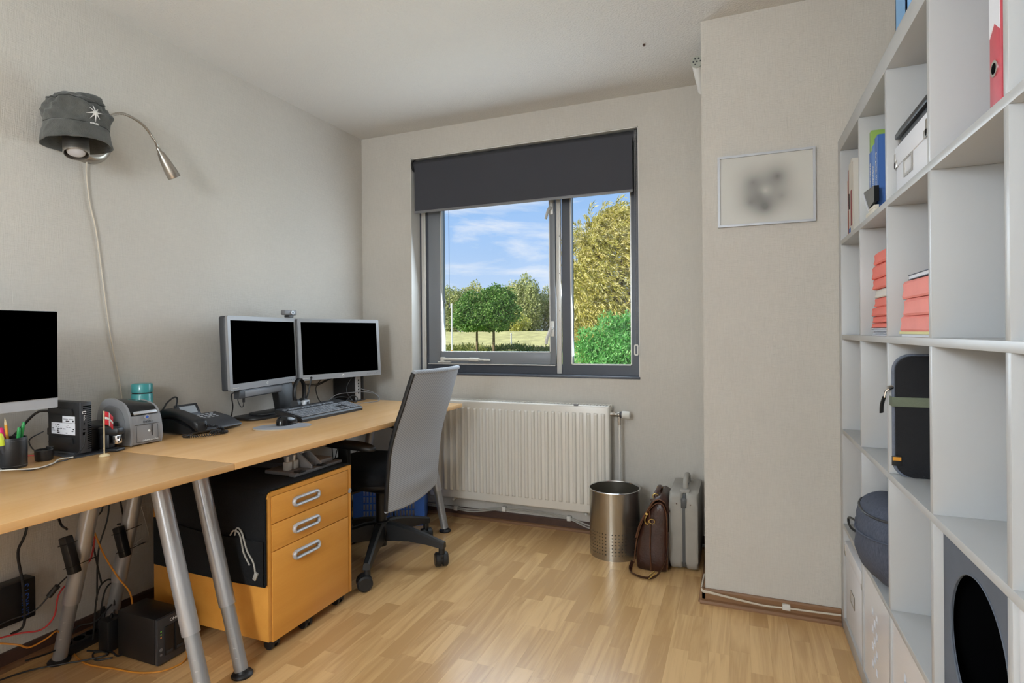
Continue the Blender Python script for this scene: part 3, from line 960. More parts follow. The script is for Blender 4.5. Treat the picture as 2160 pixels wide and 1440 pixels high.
MB().box(-.0008, 0, -.016, .016, .012, .03).done('spine_band', 'book_blue', t, False)
MB().box(-.0008, 0, .004, .016, .10, .155).done('spine_band', 'void_black', t, False)
t = book('book', 'white and red book against the first shelf divider', c1 - .124, c1 - .099, z, .27, 'book_white')
MB().box(-.0008, 0, -.0115, .0115, .035, .16).done('spine_band', 'book_red', t, False)
book('book', 'white book hidden behind the first shelf divider', c1 - .150, c1 - .125, z, .255, 'book_white')
c0, c1 = cell(1)
# green box file with a picture label
g_ = thing('green_box_file', 'green box file standing behind blue books on the top row', 'box', (.383, c1 - .003, z), 0)
MB().box(0, .25, -.024, .0, 0, .282, .003).done('case', 'book_green', g_)
MB().box(.045, .16, -.0248, -.0242, .205, .255, 0).done('picture_label', 'paper_white', g_, False)
MB().box(.05, .16, -.0253, -.0249, .206, .222, 0).box(.10, .112, -.0253, -.0249, .236, .246, 0).done('picture_print', 'void_black', g_, False)
for i, (a, b_, h_, m_, tx, lb) in enumerate(((.044, .078, .205, 'book_blue', 'Ondernemingsrecht', 'blue law book next to the green box file, leftmost of three'), (.079, .118, .215, 'book_blue2', 'Arbeidsrecht', 'lighter blue law book in the middle of three'), (.119, .158, .228, 'book_blue', 'Burgerlijk Wetboek', 'tallest blue law book with white spine title'))):
    book('law_book', lb, c1 - b_, c1 - a, z, h_, m_, x0=.3745, dep=.06, txt=tx, tsz=.016, group='blue law books')
ob = thing('booklet', 'small half-open black booklet leaning out in front of the blue books', 'booklet', (.3575, c1 - .11, z), .0)
Mb = axes((0, 0, 0), (0, 1, 0), (0, 0, 1))
MB().prism([(-.085, .030), (-.015, .022), (.055, .082), (.050, .085), (-.085, .074)], 0, .012, Mb).done('cover', 'black_gloss', ob, False)
MB().prism([(-.012, .018), (-.006, .016), (.064, .080), (.058, .084)], -.001, .013, Mb).done('page', 'paper_white', ob, False)
MB().box(.0, .014, -.085, .03, .0, .012, .001).box(.0, .012, -.085, -.01, .0122, .020, .001).done('page_block', 'paper_cream', ob)
# white storage box with metal corners, black trays on top
def storage_box(loc, sx, sy, sz, lab, name='storage_box'):
    s = thing(name, lab, 'box', loc)
    MB().box(0, sx, -sy, 0, 0, sz, .002).done('box_body', 'paper_white', s)
    l = MB().box(-.003, sx + .003, -sy - .003, .003, sz - .045, sz + .004, .002).done('lid', 'paper_white', s)
    b = MB()
    for yy in (-sy, 0):
        s_ = -1 if yy == 0 else 1
        b.box(-.0045, .006, min(yy - s_ * .0045, yy + s_ * .02), max(yy - s_ * .0045, yy + s_ * .02), sz - .047, sz - .030, .001)
        b.box(-.0045, .006, min(yy - s_ * .0045, yy + s_ * .006), max(yy - s_ * .0045, yy + s_ * .006), sz - .047, sz - .010, .001)
    b.done('metal_corner', 'brushed_steel', l)
    h = MB().ring([(-.035, -.022), (.035, -.022), (.035, .022), (-.035, .022)], [(-.029, -.016), (.029, -.016), (.029, .016), (-.029, .016)], 0, .002, axes((-.0005, -sy * .42, sz * .45), (0, -1, 0), (0, 0, 1))).done('label_holder', 'brushed_steel', s, False)
    MB().box(-.001, 0, -sy * .42 - .029, -sy * .42 + .029, sz * .45 - .016, sz * .45 + .016).done('label_card', 'white_gloss', h, False)
    return s
c0, c1 = cell(2)
storage_box((.372, c1 - .022, z), .34, .26, .118, 'white lidded storage box with metal corners on the top row')
tr = thing('desk_organizer', 'black plastic trays piled on the white storage box', 'tray', (.372, c1 - .024, z + .1225))
MB().box(.0, .26, -.26, -.012, 0, .006, .002).box(.004, .25, -.25, -.022, .006, .020, .003).done('lower_tray', 'dark_grey_plastic', tr)
MB().box(-.004, .27, -.265, .0, .020, .034, .003).box(.0, .26, -.26, -.01, .034, .042, .003).done('upper_tray', 'black_plastic', tr)
# red lever arch file
c0, c1 = cell(3)
lf = thing('lever_arch_file', 'red lever arch file with white paper label on the top row', 'binder', (.368, c0 + .083, z))
MB().box(0, .004, -.041, .0, 0, .315, .001).box(.004, .285, -.041, -.038, 0, .315, 0).box(.004, .285, -.003, 0, 0, .315, 0).done('cover', 'binder_red', lf)
MB().box(.02, .27, -.037, -.004, .006, .30).done('paper_block', 'paper_white', lf, False)
MB().prism([(-.039, .312), (-.039, .118), (-.020, .135), (-.002, .118), (-.002, .312)], 0, .001, axes((0, 0, 0), (0, 1, 0), (0, 0, 1)) @ Matrix.Translation((0, 0, -.001))).done('label', 'paper_white', lf, False)
MB().ring(ell(.0125, .0125, 20), ell(.0085, .0085, 20), 0, .002, axes((0, -.020, .065), (0, -1, 0), (0, 0, 1))).done('finger_ring', 'chrome', lf, False)
MB().cyl((-.0012, -.020, .065), (.0, -.020, .065), .0086, seg=20).done('finger_hole', 'void_black', lf)

# stacks of pink folders on the second row
def folder(loc, sx, sy, h, m, lab, group, rz=0, seed=0, name='folder'):
    """bulging cardboard folder lying flat; origin at its far front bottom corner"""
    f = thing(name, lab, 'folder', loc, rz, group)
    R = random.Random(seed)
    b = MB()
    N = 10
    bulge = h * .10
    def yfn(t): return -sy * t
    poly = [(0.002, 0), (0, h * .12), (.003, h * .5), (.002, h * .85), (.006, h), (sx, h * .96), (sx, 0)]
    M = axes((0, 0, 0), (1, 0, 0), (0, 0, 1))
    # far end slanted: flaps
    vs = []
    for (t, inset) in ((-.0, .5), (.07, 0), (.2, -.002), (.8, -.002), (1, 0)):
        ring = []
        for (px, pz) in poly:
            zz = pz if inset != .5 else h * .55 + (pz - h * .5) * .55
            ring.append(b.bm.verts.new(Vector((px + (.012 if inset == .5 else 0), yfn(t), zz + R.uniform(-.001, .001)))))
        vs.append(ring)
    n = len(poly)
    for a, c in zip(vs[:-1], vs[1:]):
        for i in range(n):
            b.bm.faces.new((a[i], a[(i + 1) % n], c[(i + 1) % n], c[i]))
    b.bm.faces.new(vs[0]); b.bm.faces.new(vs[-1][::-1])
    b.done('folder_body', m, f, True, 25)
    MB().box(.004, sx, -sy, -.012, -.0, .0012).done('cover_edge', m, f, False)
    return f
c0, c1 = cell(1)
z3 = rowz(3)[0]
pl = thing('paper_stack', 'loose white papers under the red folders of the left stack', 'papers', (.374, c1 - .02, z3 + .0003))
for k in range(7):
    MB().box(random.uniform(0, .012), .26, -.26, -random.uniform(0, .035), k * .0032, k * .0032 + .0026, 0).done('sheet_bundle', 'paper_white', pl, False)
zz = z3 + .0232
lst = [(.014, .006, 'bottom red folder of the left stack, on white papers'), (.0185, .012, 'thin red folder second from bottom of the left stack'), (.0255, .02, 'red folder third from bottom of the left stack'), (.026, .045, 'red folder just under the white folder of the left stack')]
for i, (hh, off, lb) in enumerate(lst):
    folder((.3745 + random.uniform(0, .004), c1 - .018 - off, zz), .25, .265 - off, hh, 'folder_red', lb, 'red folders in the left stack', 0, i)
    zz += hh + .0012
folder((.378, c1 - .07, zz), .25, .2, .024, 'book_white', 'white folder in the middle of the left folder stack', 'red folders in the left stack', 0, 8); zz += .0252
for i, (hh, off, lb) in enumerate(((.030, .035, 'red folder just above the white folder of the left stack'), (.040, .025, 'thick red folder second from top of the left stack'), (.034, .055, 'topmost red folder of the left stack'))):
    folder((.3755, c1 - .018 - off, zz), .25, .25 - off, hh, 'folder_red', lb, 'red folders in the left stack', 0, 20 + i)
    zz += hh + .0012
c0, c1 = cell(2)
pl = thing('paper_stack', 'white and yellow papers under the pink folders of the right stack', 'papers', (.372, c1 - .03, z3 + .0003))
MB().box(.004, .26, -.28, -.012, 0, .006).done('white_papers', 'paper_white', pl, False)
MB().box(.001, .26, -.28, -.003, .0062, .0125).done('yellow_folder', 'paper_yellow', pl, False)
zz = z3 + .0132
for i, (hh, off, lb) in enumerate(((.036, .0, 'lowest pink folder of the right stack, on yellow papers'), (.040, .03, 'middle pink folder of the three in the right stack'), (.042, .022, 'top pink folder of the right stack, under a grey notebook'))):
    f = folder((.3725, c1 - .022 - off, zz), .26, .285 - off, hh, 'folder_pink', lb, 'pink folders in the right stack', 0, 30 + i)
    b = MB()
    for q in (.10, .112, .124):
        b.box(-.0045, -.0035, -q - .0006, -q, hh * .15, hh * .9)
    zz += hh + .0012
nb = thing('notebook', 'slim grey-blue notebook lying on the pink folders', 'notebook', (.376, c1 - .10, zz + .0004))
MB().box(0, .15, -.20, 0, 0, .002, .0008).box(0, .15, -.20, 0, .010, .012, .0008).box(.147, .15, -.2, 0, 0, .012).done('cover', 'sleeve_grey', nb)
MB().box(.002, .146, -.198, -.003, .002, .010).done('page_block', 'paper_white', nb, False)

# laptop sleeve standing in the third column
c0, c1 = cell(2); z2 = rowz(2)[0]
sl = thing('laptop_sleeve', 'black laptop sleeve with grey piping and olive strap in the bookcase', 'bag', (.364, c1 - .003, z2 + .0004), -.02)
M = axes((.0, 0, 0), (1, 0, 0), (0, 0, 1))      # local x into the shelf, y up, z towards the near end
pts = rrect(.30, .302, .036, 6, .150, .1515)
MB().prism(pts, .0205, .034, M, .005).done('shell', 'sleeve_black', sl)
MB().prism(rrect(.302, .302, .036, 6, .150, .1515), .003, .0200, M, .006).done('back_shell', 'sleeve_grey', sl)
MB().tube([M @ Vector((p[0], p[1], .0203)) for p in rrect(.304, .303, .036, 6, .150, .1517)], .0045, 8, 0, closed=True).done('piping', 'sleeve_grey', sl)
MB().box(-.006, .302, -.0365, -.0345, .176, .200, .0008).box(-.008, -.0055, -.0365, -.002, .176, .200, .0008).done('strap', 'sleeve_green', sl)
z_ = MB().cyl((-.004, -.020, .224), (-.014, -.022, .220), .006, seg=10).tube([(-.010, -.021, .222), (-.018, -.016, .212), (-.020, -.010, .196)], .003, 8, 4).done('zip_slider', 'chrome', sl)
MB().tube([(-.020, -.010, .198), (-.024, -.004, .178), (-.024, .004, .155)], .005, 8, 5, flat=(.006, .003)).done('zip_puller', 'black_plastic', z_)
lb = MB().box(-.010, .012, -.036, -.0345, .028, .052, .0005).done('brand_tag', 'black_plastic', sl)
MB().box(-.008, .010, -.0366, -.0362, .041, .050).done('tag_print', 'pencil', lb, False)

# grey-blue bag in the second column, second row from the floor
c0, c1 = cell(1); z1 = rowz(1)[0]
bg_ = thing('soft_bag', 'slate blue soft zip bag squeezed into the bookcase', 'bag', (.338, c1 - .165, z1 + .0004))
def bagf(u, v):
    a = u * 2 * PI
    ph = -PI / 2 + v * PI
    e = .55
    cs = lambda t, p: math.copysign(abs(math.cos(t)) ** p, math.cos(t))
    sn = lambda t, p: math.copysign(abs(math.sin(t)) ** p, math.sin(t))
    p = Vector((.155 * cs(ph, e) * cs(a, .7), .155 * cs(ph, e) * sn(a, .7), .125 + .125 * sn(ph, .7)))
    p.x += .13
    n1 = noise.noise(p * 11) * .010 + noise.noise(p * 26) * .004
    d = Vector((p.x - .13, p.y, p.z - .125)); d.normalize()
    p += d * n1
    p.z = max(p.z, .0)
    if v > .86 and False: p.z -= .01
    p.y = max(min(p.y, .160), -.160); p.z = min(p.z, .262)
    return p
MB().grid(bagf, 48, 30, True).done('bag_body', 'denim_bag', bg_, True, 70)
for zz_, rr in ((.150, .002), (.205, .0018)):
    P = []
    for k in range(40):
        v = .5 + math.asin(((zz_ - .125) / .125) ** (1 / .7)) / PI
        q = bagf(k / 40, v); c = Vector((.13, 0, q.z)); P.append(c + (q - c) * 1.012)
    MB().tube(P, .0035, 6, 0, closed=True).done('seam', 'dark_grey_plastic' if zz_ > .2 else 'denim_bag', bg_)
tag(MB().tube([(.42, 2.13, .425), (.385, 2.20, .455), (.368, 2.30, .455), (.366, 2.37, .432), (.372, 2.33, .409), (.42, 2.24, .4065), (.48, 2.15, .4065)], .004, 8, 6).done('cable', 'black_cable'), 'black cable looping out behind the slate blue bag', 'cable')

# bottom row: white box, two white door inserts
c0, c1 = cell(0); z0 = rowz(0)[0]
storage_box((.3625, c1 - .008, z0 + .0004), .33, .318, .285, 'tall white storage box with metal corners on the bottom row', 'storage_box')
def door_insert(k, holes, lab):
    c0, c1 = cell(k)
    d = thing('door_insert', lab, 'cabinet', (BX + .004, c1 - .0015, z0 + .0005), 0, 'white door inserts in the bottom row')
    w_, h_ = .332, .333
    b = MB().box(.0055, .37, -w_, -w_ + .012, 0, h_).box(.0055, .37, -.012, 0, 0, h_).box(.0055, .37, -w_ + .012, -.012, h_ - .012, h_).box(.0055, .37, -w_ + .012, -.012, 0, .012).box(.36, .37, -w_ + .012, -.012, .012, h_ - .012)
    b.done('carcass', 'white_lacquer', d, False)
    b = MB()
    if holes:
        cx, cz, s, g = -w_ / 2 + .02, h_ / 2, .0225, .0260
        xs = [-w_ + .002] + [v for i in range(3) for v in (cx + (i - 1) * g - s / 2, cx + (i - 1) * g + s / 2)] + [-.002]
        zs = [.002] + [v for i in range(7) for v in (cz + (i - 3) * g - s / 2, cz + (i - 3) * g + s / 2)] + [h_ - .002]
        for j in range(len(zs) - 1):
            if j % 2 == 0:
                b.box(0, .005, xs[0], xs[-1], zs[j], zs[j + 1])
                continue
            run = xs[0]
            for i in range(1, len(xs) - 1, 2):
                if (i // 2 + j // 2) % 2 == 0:
                    b.box(0, .005, run, xs[i], zs[j], zs[j + 1]); run = xs[i + 1]
            b.box(0, .005, run, xs[-1], zs[j], zs[j + 1])
        b.done('door', 'white_gloss', d, False)
    else:
        b.box(0, .005, -w_ + .002, -.002, .002, h_ - .002, .002).done('door', 'white_gloss', d)
    b = MB()
    for zq in (.05, .28):
        b.box(.0062, .014, -w_ + .013, -w_ + .03, zq, zq + .03)
    b.done('hinge', 'brushed_steel', d, False)
door_insert(1, True, 'white door insert with a pattern of square holes')
door_insert(2, True, 'white door insert beside the first one, under an empty compartment')

# cat cave cube
c0, c1 = cell(3)
cc = thing('pet_cave', 'grey board cube with a round black opening set in the bookcase', 'pet house', (BX + .016, (c0 + c1) / 2, z1 + .0004))
seg = 40; R_ = .128; hw = .1665; hh = .333
out_ = []
for k in range(seg):
    a = 2 * PI * k / seg
    c_, s_ = math.cos(a), math.sin(a)
    q = hw / max(abs(c_), abs(s_)); out_.append((q * c_, q * s_))
M = axes((0, -.004, hh / 2), (0, -1, 0), (0, 0, 1))
MB().ring(out_, ell(R_, R_, seg, 0, 0), -.004, 0, M).done('front_board', 'cat_board', cc, True, 30)
MB().tube([M @ Vector((R_ * math.cos(2 * PI * k / 40), R_ * math.sin(2 * PI * k / 40), .0)) for k in range(40)], .0018, 6, 0, closed=True).done('opening_rim', 'cat_board', cc)
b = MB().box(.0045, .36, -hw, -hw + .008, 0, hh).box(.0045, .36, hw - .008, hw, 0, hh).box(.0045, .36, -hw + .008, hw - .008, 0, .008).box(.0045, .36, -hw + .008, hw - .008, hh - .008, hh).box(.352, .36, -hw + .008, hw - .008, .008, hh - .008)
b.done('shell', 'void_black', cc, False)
# white drawer box at the near end of the same row
c0, c1 = cell(4)
db = thing('white_insert', 'white insert panel in the nearest column beside the pet cave', 'cabinet', (BX + .006, c1 - .0015, z1 + .0005))
MB().box(.0, .015, -.331, -.002, .002, .331, .002).done('front', 'white_gloss', db)
MB().box(.016, .37, -.332, -.32, 0, .333).box(.016, .37, -.012, 0, 0, .333).box(.016, .37, -.32, -.012, .321, .333).box(.016, .37, -.32, -.012, 0, .012).done('carcass', 'white_lacquer', db, False)
# blue files on top of the bookcase
mf = thing('magazine_file', 'light blue magazine file standing on top of the bookcase', 'file box', (.3575, 1.615, 1.8432))
MB().prism([(0, 0), (.22, 0), (.22, .30), (.05, .30), (0, .23)], 0, .004, axes((0, 0, 0), (1, 0, 0), (0, 0, 1))).prism([(0, 0), (.22, 0), (.22, .30), (.05, .30), (0, .23)], .086, .09, axes((0, 0, 0), (1, 0, 0), (0, 0, 1))).box(0, .003, -.0, .0, 0, .1).done('case', 'light_blue', mf, False)
MB().box(0, .003, -.09, 0, 0, .23).box(.217, .22, -.09, 0, 0, .30).box(.003, .217, -.09, 0, 0, .003).done('case_end', 'light_blue', mf, False)
MB().box(.01, .21, -.083, -.008, .0035, .285).done('magazines', 'paper_cream', mf, False)
yb = thing('yellow_folder', 'yellow folder standing behind the blue magazine file', 'folder', (.3575, 1.645, 1.8432))
MB().box(.02, .23, -.022, -.019, 0, .31).box(.02, .23, -.003, 0, 0, .31).box(.02, .023, -.019, -.003, 0, .31).done('cover', 'pencil', yb, False)
MB().box(.025, .22, -.018, -.004, .002, .30).done('paper_block', 'paper_white', yb, False)

# ================================================================== DESKS
DZ, DTH, DXF, DXB = .72, .022, -1.476, -2.276
def desk(lab, y0, y1, legs):
    d = thing('desk', lab, 'desk', ((DXF + DXB) / 2, (y0 + y1) / 2, 0), 0, 'two joined desks')
    ox, oy = (DXF + DXB) / 2, (y0 + y1) / 2
    MB().box(DXB - ox, DXF - ox, y0 - oy, y1 - oy, DZ - DTH, DZ, .0022).done('tabletop', 'desk_wood', d)
    b = MB().box(-.30, .22, y0 - oy + .12, y0 - oy + .16, DZ - DTH - .03, DZ - DTH - .0005, .003).box(-.30, .22, y1 - oy - .16, y1 - oy - .12, DZ - DTH - .03, DZ - DTH - .0005, .003).box(-.08, -.03, y0 - oy + .16, y1 - oy - .16, DZ - DTH - .03, DZ - DTH - .0005, .003)
    b.done('underframe', 'dark_grey_plastic', d)
    for (fx, tx, yy) in legs:
        f_ = Vector((fx - ox, yy - oy, .006)); t_ = Vector((tx - ox, yy - oy, DZ - DTH - .0008))
        ax = (t_ - f_).normalized()
        mid = f_ + ax * .225
        l = MB().cyl(mid, t_, .0258, .0258, 28).done('leg', 'leg_metal', d)
        q = MB().cyl(f_ + ax * .012, mid + ax * .02, .0215, .0215, 28).done('lower_tube', 'leg_metal_low', l)
        MB().lathe([(0, 0), (.033, 0), (.034, .006), (.030, .011), (.022, .014), (.018, .022), (0, .022)], 24, Matrix.Translation((f_.x, f_.y, 0))).done('foot_pad', 'black_plastic', l)
        b = MB()
        for k in range(4):
            c_ = f_ + ax * (.06 + .032 * k)
            b.box(.0206, .0218, -.005, .003, -.0005, .0005, 0, Matrix.Translation(c_) @ rotm(0, 0, -.9))
        b.done('height_mark', 'white_thread', l, False)
    return d
desk('honey birch desk nearest the camera, its far end meeting the other desk', -.29, 1.312, [(-1.478, -1.692, 1.212), (-2.186, -1.965, 1.212), (-1.478, -1.692, -.19), (-2.186, -1.965, -.19)])
desk('honey birch desk by the window, carrying the two monitors', 1.3145, 2.885, [(-1.530, -1.735, 1.385), (-2.200, -2.005, 1.385), (-1.556, -1.705, 2.815), (-2.165, -2.03, 2.815)])

# ================================================================== DRAWER PEDESTAL
PX, PY0, PY1, PZ0, PZ1 = -1.528, 1.497, 1.950, .050, .570
pd = thing('drawer_pedestal', 'orange-brown wooden drawer pedestal on castors under the desk', 'cabinet', (PX, (PY0 + PY1) / 2, 0))
hw = (PY1 - PY0) / 2
b = MB().box(-.58, -.001, -hw, -hw + .016, PZ0, PZ1 - .0155, .001).box(-.58, -.001, hw - .016, hw, PZ0 - .012, PZ1 - .0155, .001).box(-.58, -.564, -hw + .016, hw - .016, PZ0, PZ1 - .016).box(-.564, -.02, -hw + .016, hw - .016, PZ0, PZ0 + .014)
b.done('body', 'cabinet_wood', pd)
pl_ = [(-hw, PZ1 - .015), (hw, PZ1 - .015), (hw, PZ1), (-hw + .018, PZ1), (-hw + .008, PZ1 - .003), (-hw + .002, PZ1 - .009)]
MB().prism(pl_, -.001, .58, axes((0, 0, 0), (0, 1, 0), (0, 0, 1)) @ Matrix.Scale(-1, 4, (0, 0, 1))).done('top_panel', 'cabinet_wood', pd, True, 30)
for (za, zb) in ((.4575, .553), (.3605, .4545), (.042, .3575)):
    dr = MB().box(-.018, .0015, -hw + .0175, hw - .022, za, zb, .0012).done('drawer', 'cabinet_wood', pd)
    zc = (zb - .046)
    M = axes((.0016, -.045, zc), (0, 1, 0), (0, 0, 1))
    n_o, n_i = rrect(.142, .036, .0179, 8), rrect(.120, .016, .0079, 8)
    P = rrect(.131, .026, .0128, 8)
    MB().tube([M @ Vector((p[0], p[1], .007)) for p in P], .007, 10, 0, closed=True, flat=(.0085, .0058)).done('handle', 'light_silver', dr)
MB().cyl((-.001, hw - .009, .463), (.0016, hw - .009, .463), .0095, seg=20).cyl((.0016, hw - .009, .463), (.0020, hw - .009, .463), .003, seg=10).done('lock', 'light_silver', pd)
for (cx, cy) in ((-.030, -hw + .05), (-.030, hw - .05), (-.53, -hw + .05), (-.53, hw - .05), (-.022, -.02)):
    c = MB().cyl((cx, cy, .030), (cx, cy, PZ0 - .0005), .008, seg=12).box(cx - .014, cx + .014, cy - .007, cy + .007, .020, .040, .003).done('castor', 'black_plastic', pd)
    for s in (-1, 1):
        MB().cyl((cx - .006, cy + s * .008, .0205), (cx - .006, cy + s * .019, .0205), .020, seg=20).done('wheel', 'black_plastic', c)
# felt cover draped over the pedestal, with a pocket
fc = thing('felt_cover', 'black felt cover with side pocket draped over the drawer pedestal', 'cover', (PX, (PY0 + PY1) / 2, PZ1))
T = .004
path = [(-hw - .006, -.315), (-hw - .006, -.16), (-hw - .006, -.02), (-hw - .001, -.004), (-hw + .012, .0035), (0, .0035), (hw - .008, .0035), (hw + .003, .001), (hw + .0055, -.010), (hw + .0055, -.20), (hw + .006, -.335)]
V = MB()
def slab(xf, pathp):
    a = []
    for i, (yy, zz_) in enumerate(pathp):
        p0 = Vector(pathp[max(i - 1, 0)]); p1 = Vector(pathp[min(i + 1, len(pathp) - 1)])
        d = (p1 - p0).normalized(); nn = Vector((-d.y, d.x))
        a.append(((yy, zz_), (yy + nn.x * T, zz_ + nn.y * T)))
    return a
sl_ = slab(0, path)
x_f, x_b = -.004, -.555
rows = []
for xx in (x_f, x_b):
    rows.append(([V.bm.verts.new((xx, p[0][0], p[0][1])) for p in sl_], [V.bm.verts.new((xx, p[1][0], p[1][1])) for p in sl_]))
(fi, fo), (bi, bo) = rows
for i in range(len(path) - 1):
    V.bm.faces.new((fo[i], fo[i + 1], bo[i + 1], bo[i])); V.bm.faces.new((fi[i + 1], fi[i], bi[i], bi[i + 1]))
    V.bm.faces.new((fi[i], fi[i + 1], fo[i + 1], fo[i])); V.bm.faces.new((bi[i + 1], bi[i], bo[i], bo[i + 1]))
for i in (0, len(path) - 1):
    V.bm.faces.new((fi[i], fo[i], bo[i], bi[i]))
V.done('felt_sheet', 'felt', fc, True, 30)
pk = [(-.005, -.318), (-.005, -.165), (-.30, -.165), (-.553, -.14), (-.553, -.318)]
MB().prism(pk, 0, .003, axes((0, -hw - .0165, 0), (1, 0, 0), (0, 0, 1))).done('pocket', 'felt', fc, False)
b = MB()
b.tube([(-.004, -hw - .011, -.32), (-.25, -hw - .011, -.324), (-.554, -hw - .011, -.318)], .005, 6, 3)
b.tube([(-.003, -hw - .008, -.02), (-.003, -hw - .009, -.16), (-.003, -hw - .009, -.318)], .004, 6, 3)
b.done('hem', 'felt', fc)
for i, pts in enumerate(([(-.14, -.008, -.158), (-.125, -.012, -.13), (-.10, -.014, -.142), (-.075, -.016, -.20), (-.045, -.016, -.24), (-.035, -.016, -.285)], [(-.16, -.010, -.160), (-.14, -.012, -.140), (-.11, -.014, -.150), (-.09, -.016, -.21), (-.06, -.018, -.25)])):
    q = [(PX + p[0], PY0 + p[1] - .006, PZ1 + p[2]) for p in pts]
    c = thing('white_cable', ('white cable with plug hanging over the felt pocket', 'second white cable looped over the felt pocket')[i], 'cable')
    MB().tube(q, .003, 8, 6).done('cord', 'grey_cable', c)
    if i == 0: MB().box(-.007, .007, -.005, .005, -.014, .014, .002, Matrix.Translation(Vector(q[-1])) @ rotm(0, .4, 0)).done('plug', 'grey_cable', c)

# heavy metal hole punch on top of the pedestal
hp = thing('hole_punch', 'grey metal hole punch standing on the felt-covered pedestal', 'hole punch', (-1.66, 1.80, PZ1 + .008))
MB().box(-.075, .085, -.115, -.035, 0, .014, .003).box(.055, .087, -.125, .15, .0, .012, .003).done('base_bar', 'grey_plastic', hp)
MB().box(-.09, .04, .03, .15, 0, .022, .006).done('base_plate', 'light_silver', hp)
M = axes((0, 0, 0), (1, 0, 0), (0, 0, 1))
for yy in (-.02, .035):
    MB().prism([(-.06, .012), (.075, .0), (.075, .022), (.0, .078), (-.055, .095), (-.075, .08)], -.003, .003, Matrix.Translation((0, yy, 0)) @ M).done('side_plate', 'light_silver', hp, False)
MB().cyl((.0, -.03, .062), (.0, .045, .062), .005, seg=10).done('pivot', 'chrome', hp)
MB().prism([(-.10, .082), (.03, .070), (.05, .078), (-.10, .098)], -.10, .03, M).done('lever', 'light_silver', hp, False)
for yy in (-.085, -.05):
    MB().box(.0, .026, yy - .012, yy + .012, .014, .046, .003).cyl((.013, yy, .04), (.013, yy, .066), .006, seg=10).done('punch_head', 'alu_white', hp)
MB().box(.062, .092, -.105, -.07, .012, .018, .001).box(.062, .092, .02, .045, .012, .018, .001).done('paper_guide', 'black_plastic', hp)
tb = thing('document_tray', 'dark grey plastic tray lying behind the hole punch', 'tray', (-1.85, 1.855, PZ1 + .008), .25)
MB().prism([(-.10, 0), (.09, 0), (.10, .012), (.05, .048), (-.05, .055), (-.10, .02)], -.11, .11, axes((0, 0, 0), (0, 1, 0), (0, 0, 1))).done('tray_body', 'dark_grey_plastic', tb, True, 30)
MB().box(-.10, .10, -.09, .085, .0, .004).done('tray_floor', 'dark_grey_plastic', tb, False)

# ================================================================== OFFICE CHAIR
ch = thing('office_chair', 'black office chair with grey mesh back, pushed up to the desk', 'chair', (-1.655, 2.345, 0))
prof = [(.340, .190), (.43, .197), (.50, .204), (.58, .212), (.645, .226), (.72, .250), (.80, .280), (.88, .306), (.955, .333)]
def bx(z):
    for (a, b), (c, d) in zip(prof[:-1], prof[1:]):
        if z <= c: return b + (d - b) * (z - a) / (c - a)
    return prof[-1][1]
def backf(off):
    def f(u, v):
        s = u * 2 - 1
        hwid = .222 + .008 * math.sin(v * PI) - .012 * v
        zt = .955 + .012 * s * s * 0 - .006
        zb = .352 - .0 + .0
        zb = .340 + .012 * s - .020 * (1 - s * s)
        z = zb + (zt - zb) * v
        x = bx(max(z, .34)) + .028 * (1 - s * s) * (.5 + .5 * v)
        if .05 < v < .22: x += .006 * math.sin((v - .05) / .17 * PI) * (1 - s * s)
        return Vector((x + off, s * hwid, z))
    return f
m = bpy.data.materials.new('chair_mesh'); m.use_nodes = True; n = m.node_tree
B_ = n.nodes['Principled BSDF']; B_.inputs['Roughness'].default_value = .75; B_.inputs['Sheen Weight'].default_value = .15
t = n.nodes.new('ShaderNodeTexCoord'); wv = n.nodes.new('ShaderNodeTexWave'); wv.bands_direction = 'Z'
mp = n.nodes.new('ShaderNodeMapping'); mp.inputs['Rotation'].default_value = (.55, 0, 0)
n.links.new(t.outputs['Object'], mp.inputs[0]); n.links.new(mp.outputs[0], wv.inputs['Vector'])
wv.inputs['Scale'].default_value = 38; wv.inputs['Distortion'].default_value = 2.5; wv.inputs['Detail'].default_value = 1; wv.inputs['Detail Scale'].default_value = .15
mi = n.nodes.new('ShaderNodeMix'); mi.data_type = 'RGBA'; mi.inputs['A'].default_value = lin('92969d'); mi.inputs['B'].default_value = lin('adb1b8')
n.links.new(wv.outputs[0], mi.inputs['Factor']); n.links.new(mi.outputs['Result'], B_.inputs['Base Color'])
bp_ = n.nodes.new('ShaderNodeBump'); bp_.inputs['Strength'].default_value = .25; bp_.inputs['Distance'].default_value = .002
tn = n.nodes.new('ShaderNodeTexNoise'); tn.inputs['Scale'].default_value = 500
n.links.new(t.outputs['Object'], tn.inputs[0]); n.links.new(tn.outputs[0], bp_.inputs['Height']); n.links.new(bp_.outputs[0], B_.inputs['Normal'])
MATS['chair_mesh'] = m
bk = MB().grid(backf(0), 25, 41).done('backrest', 'chair_mesh', ch, True, 80)
MB().grid(backf(-.020), 25, 41).done('backrest_front', 'chair_black', bk, True, 80)
top = [backf(-.008)(i / 24, 1.0) + Vector((0, 0, .001)) for i in range(25)]
MB().tube(top, .0115, 10, 0).done('top_hem', 'chair_mesh', bk)
for s in (0, 1):
    pts = [backf(-.009)(s, j / 40) for j in range(41)]
    MB().tube(pts, .010, 8, 0, flat=(.011, .0075)).done('side_rim', 'chair_plastic', bk)
MB().tube([backf(-.010)(i / 24, 0.0) for i in range(25)], .010, 8, 0).done('bottom_rim', 'chair_mesh', bk)
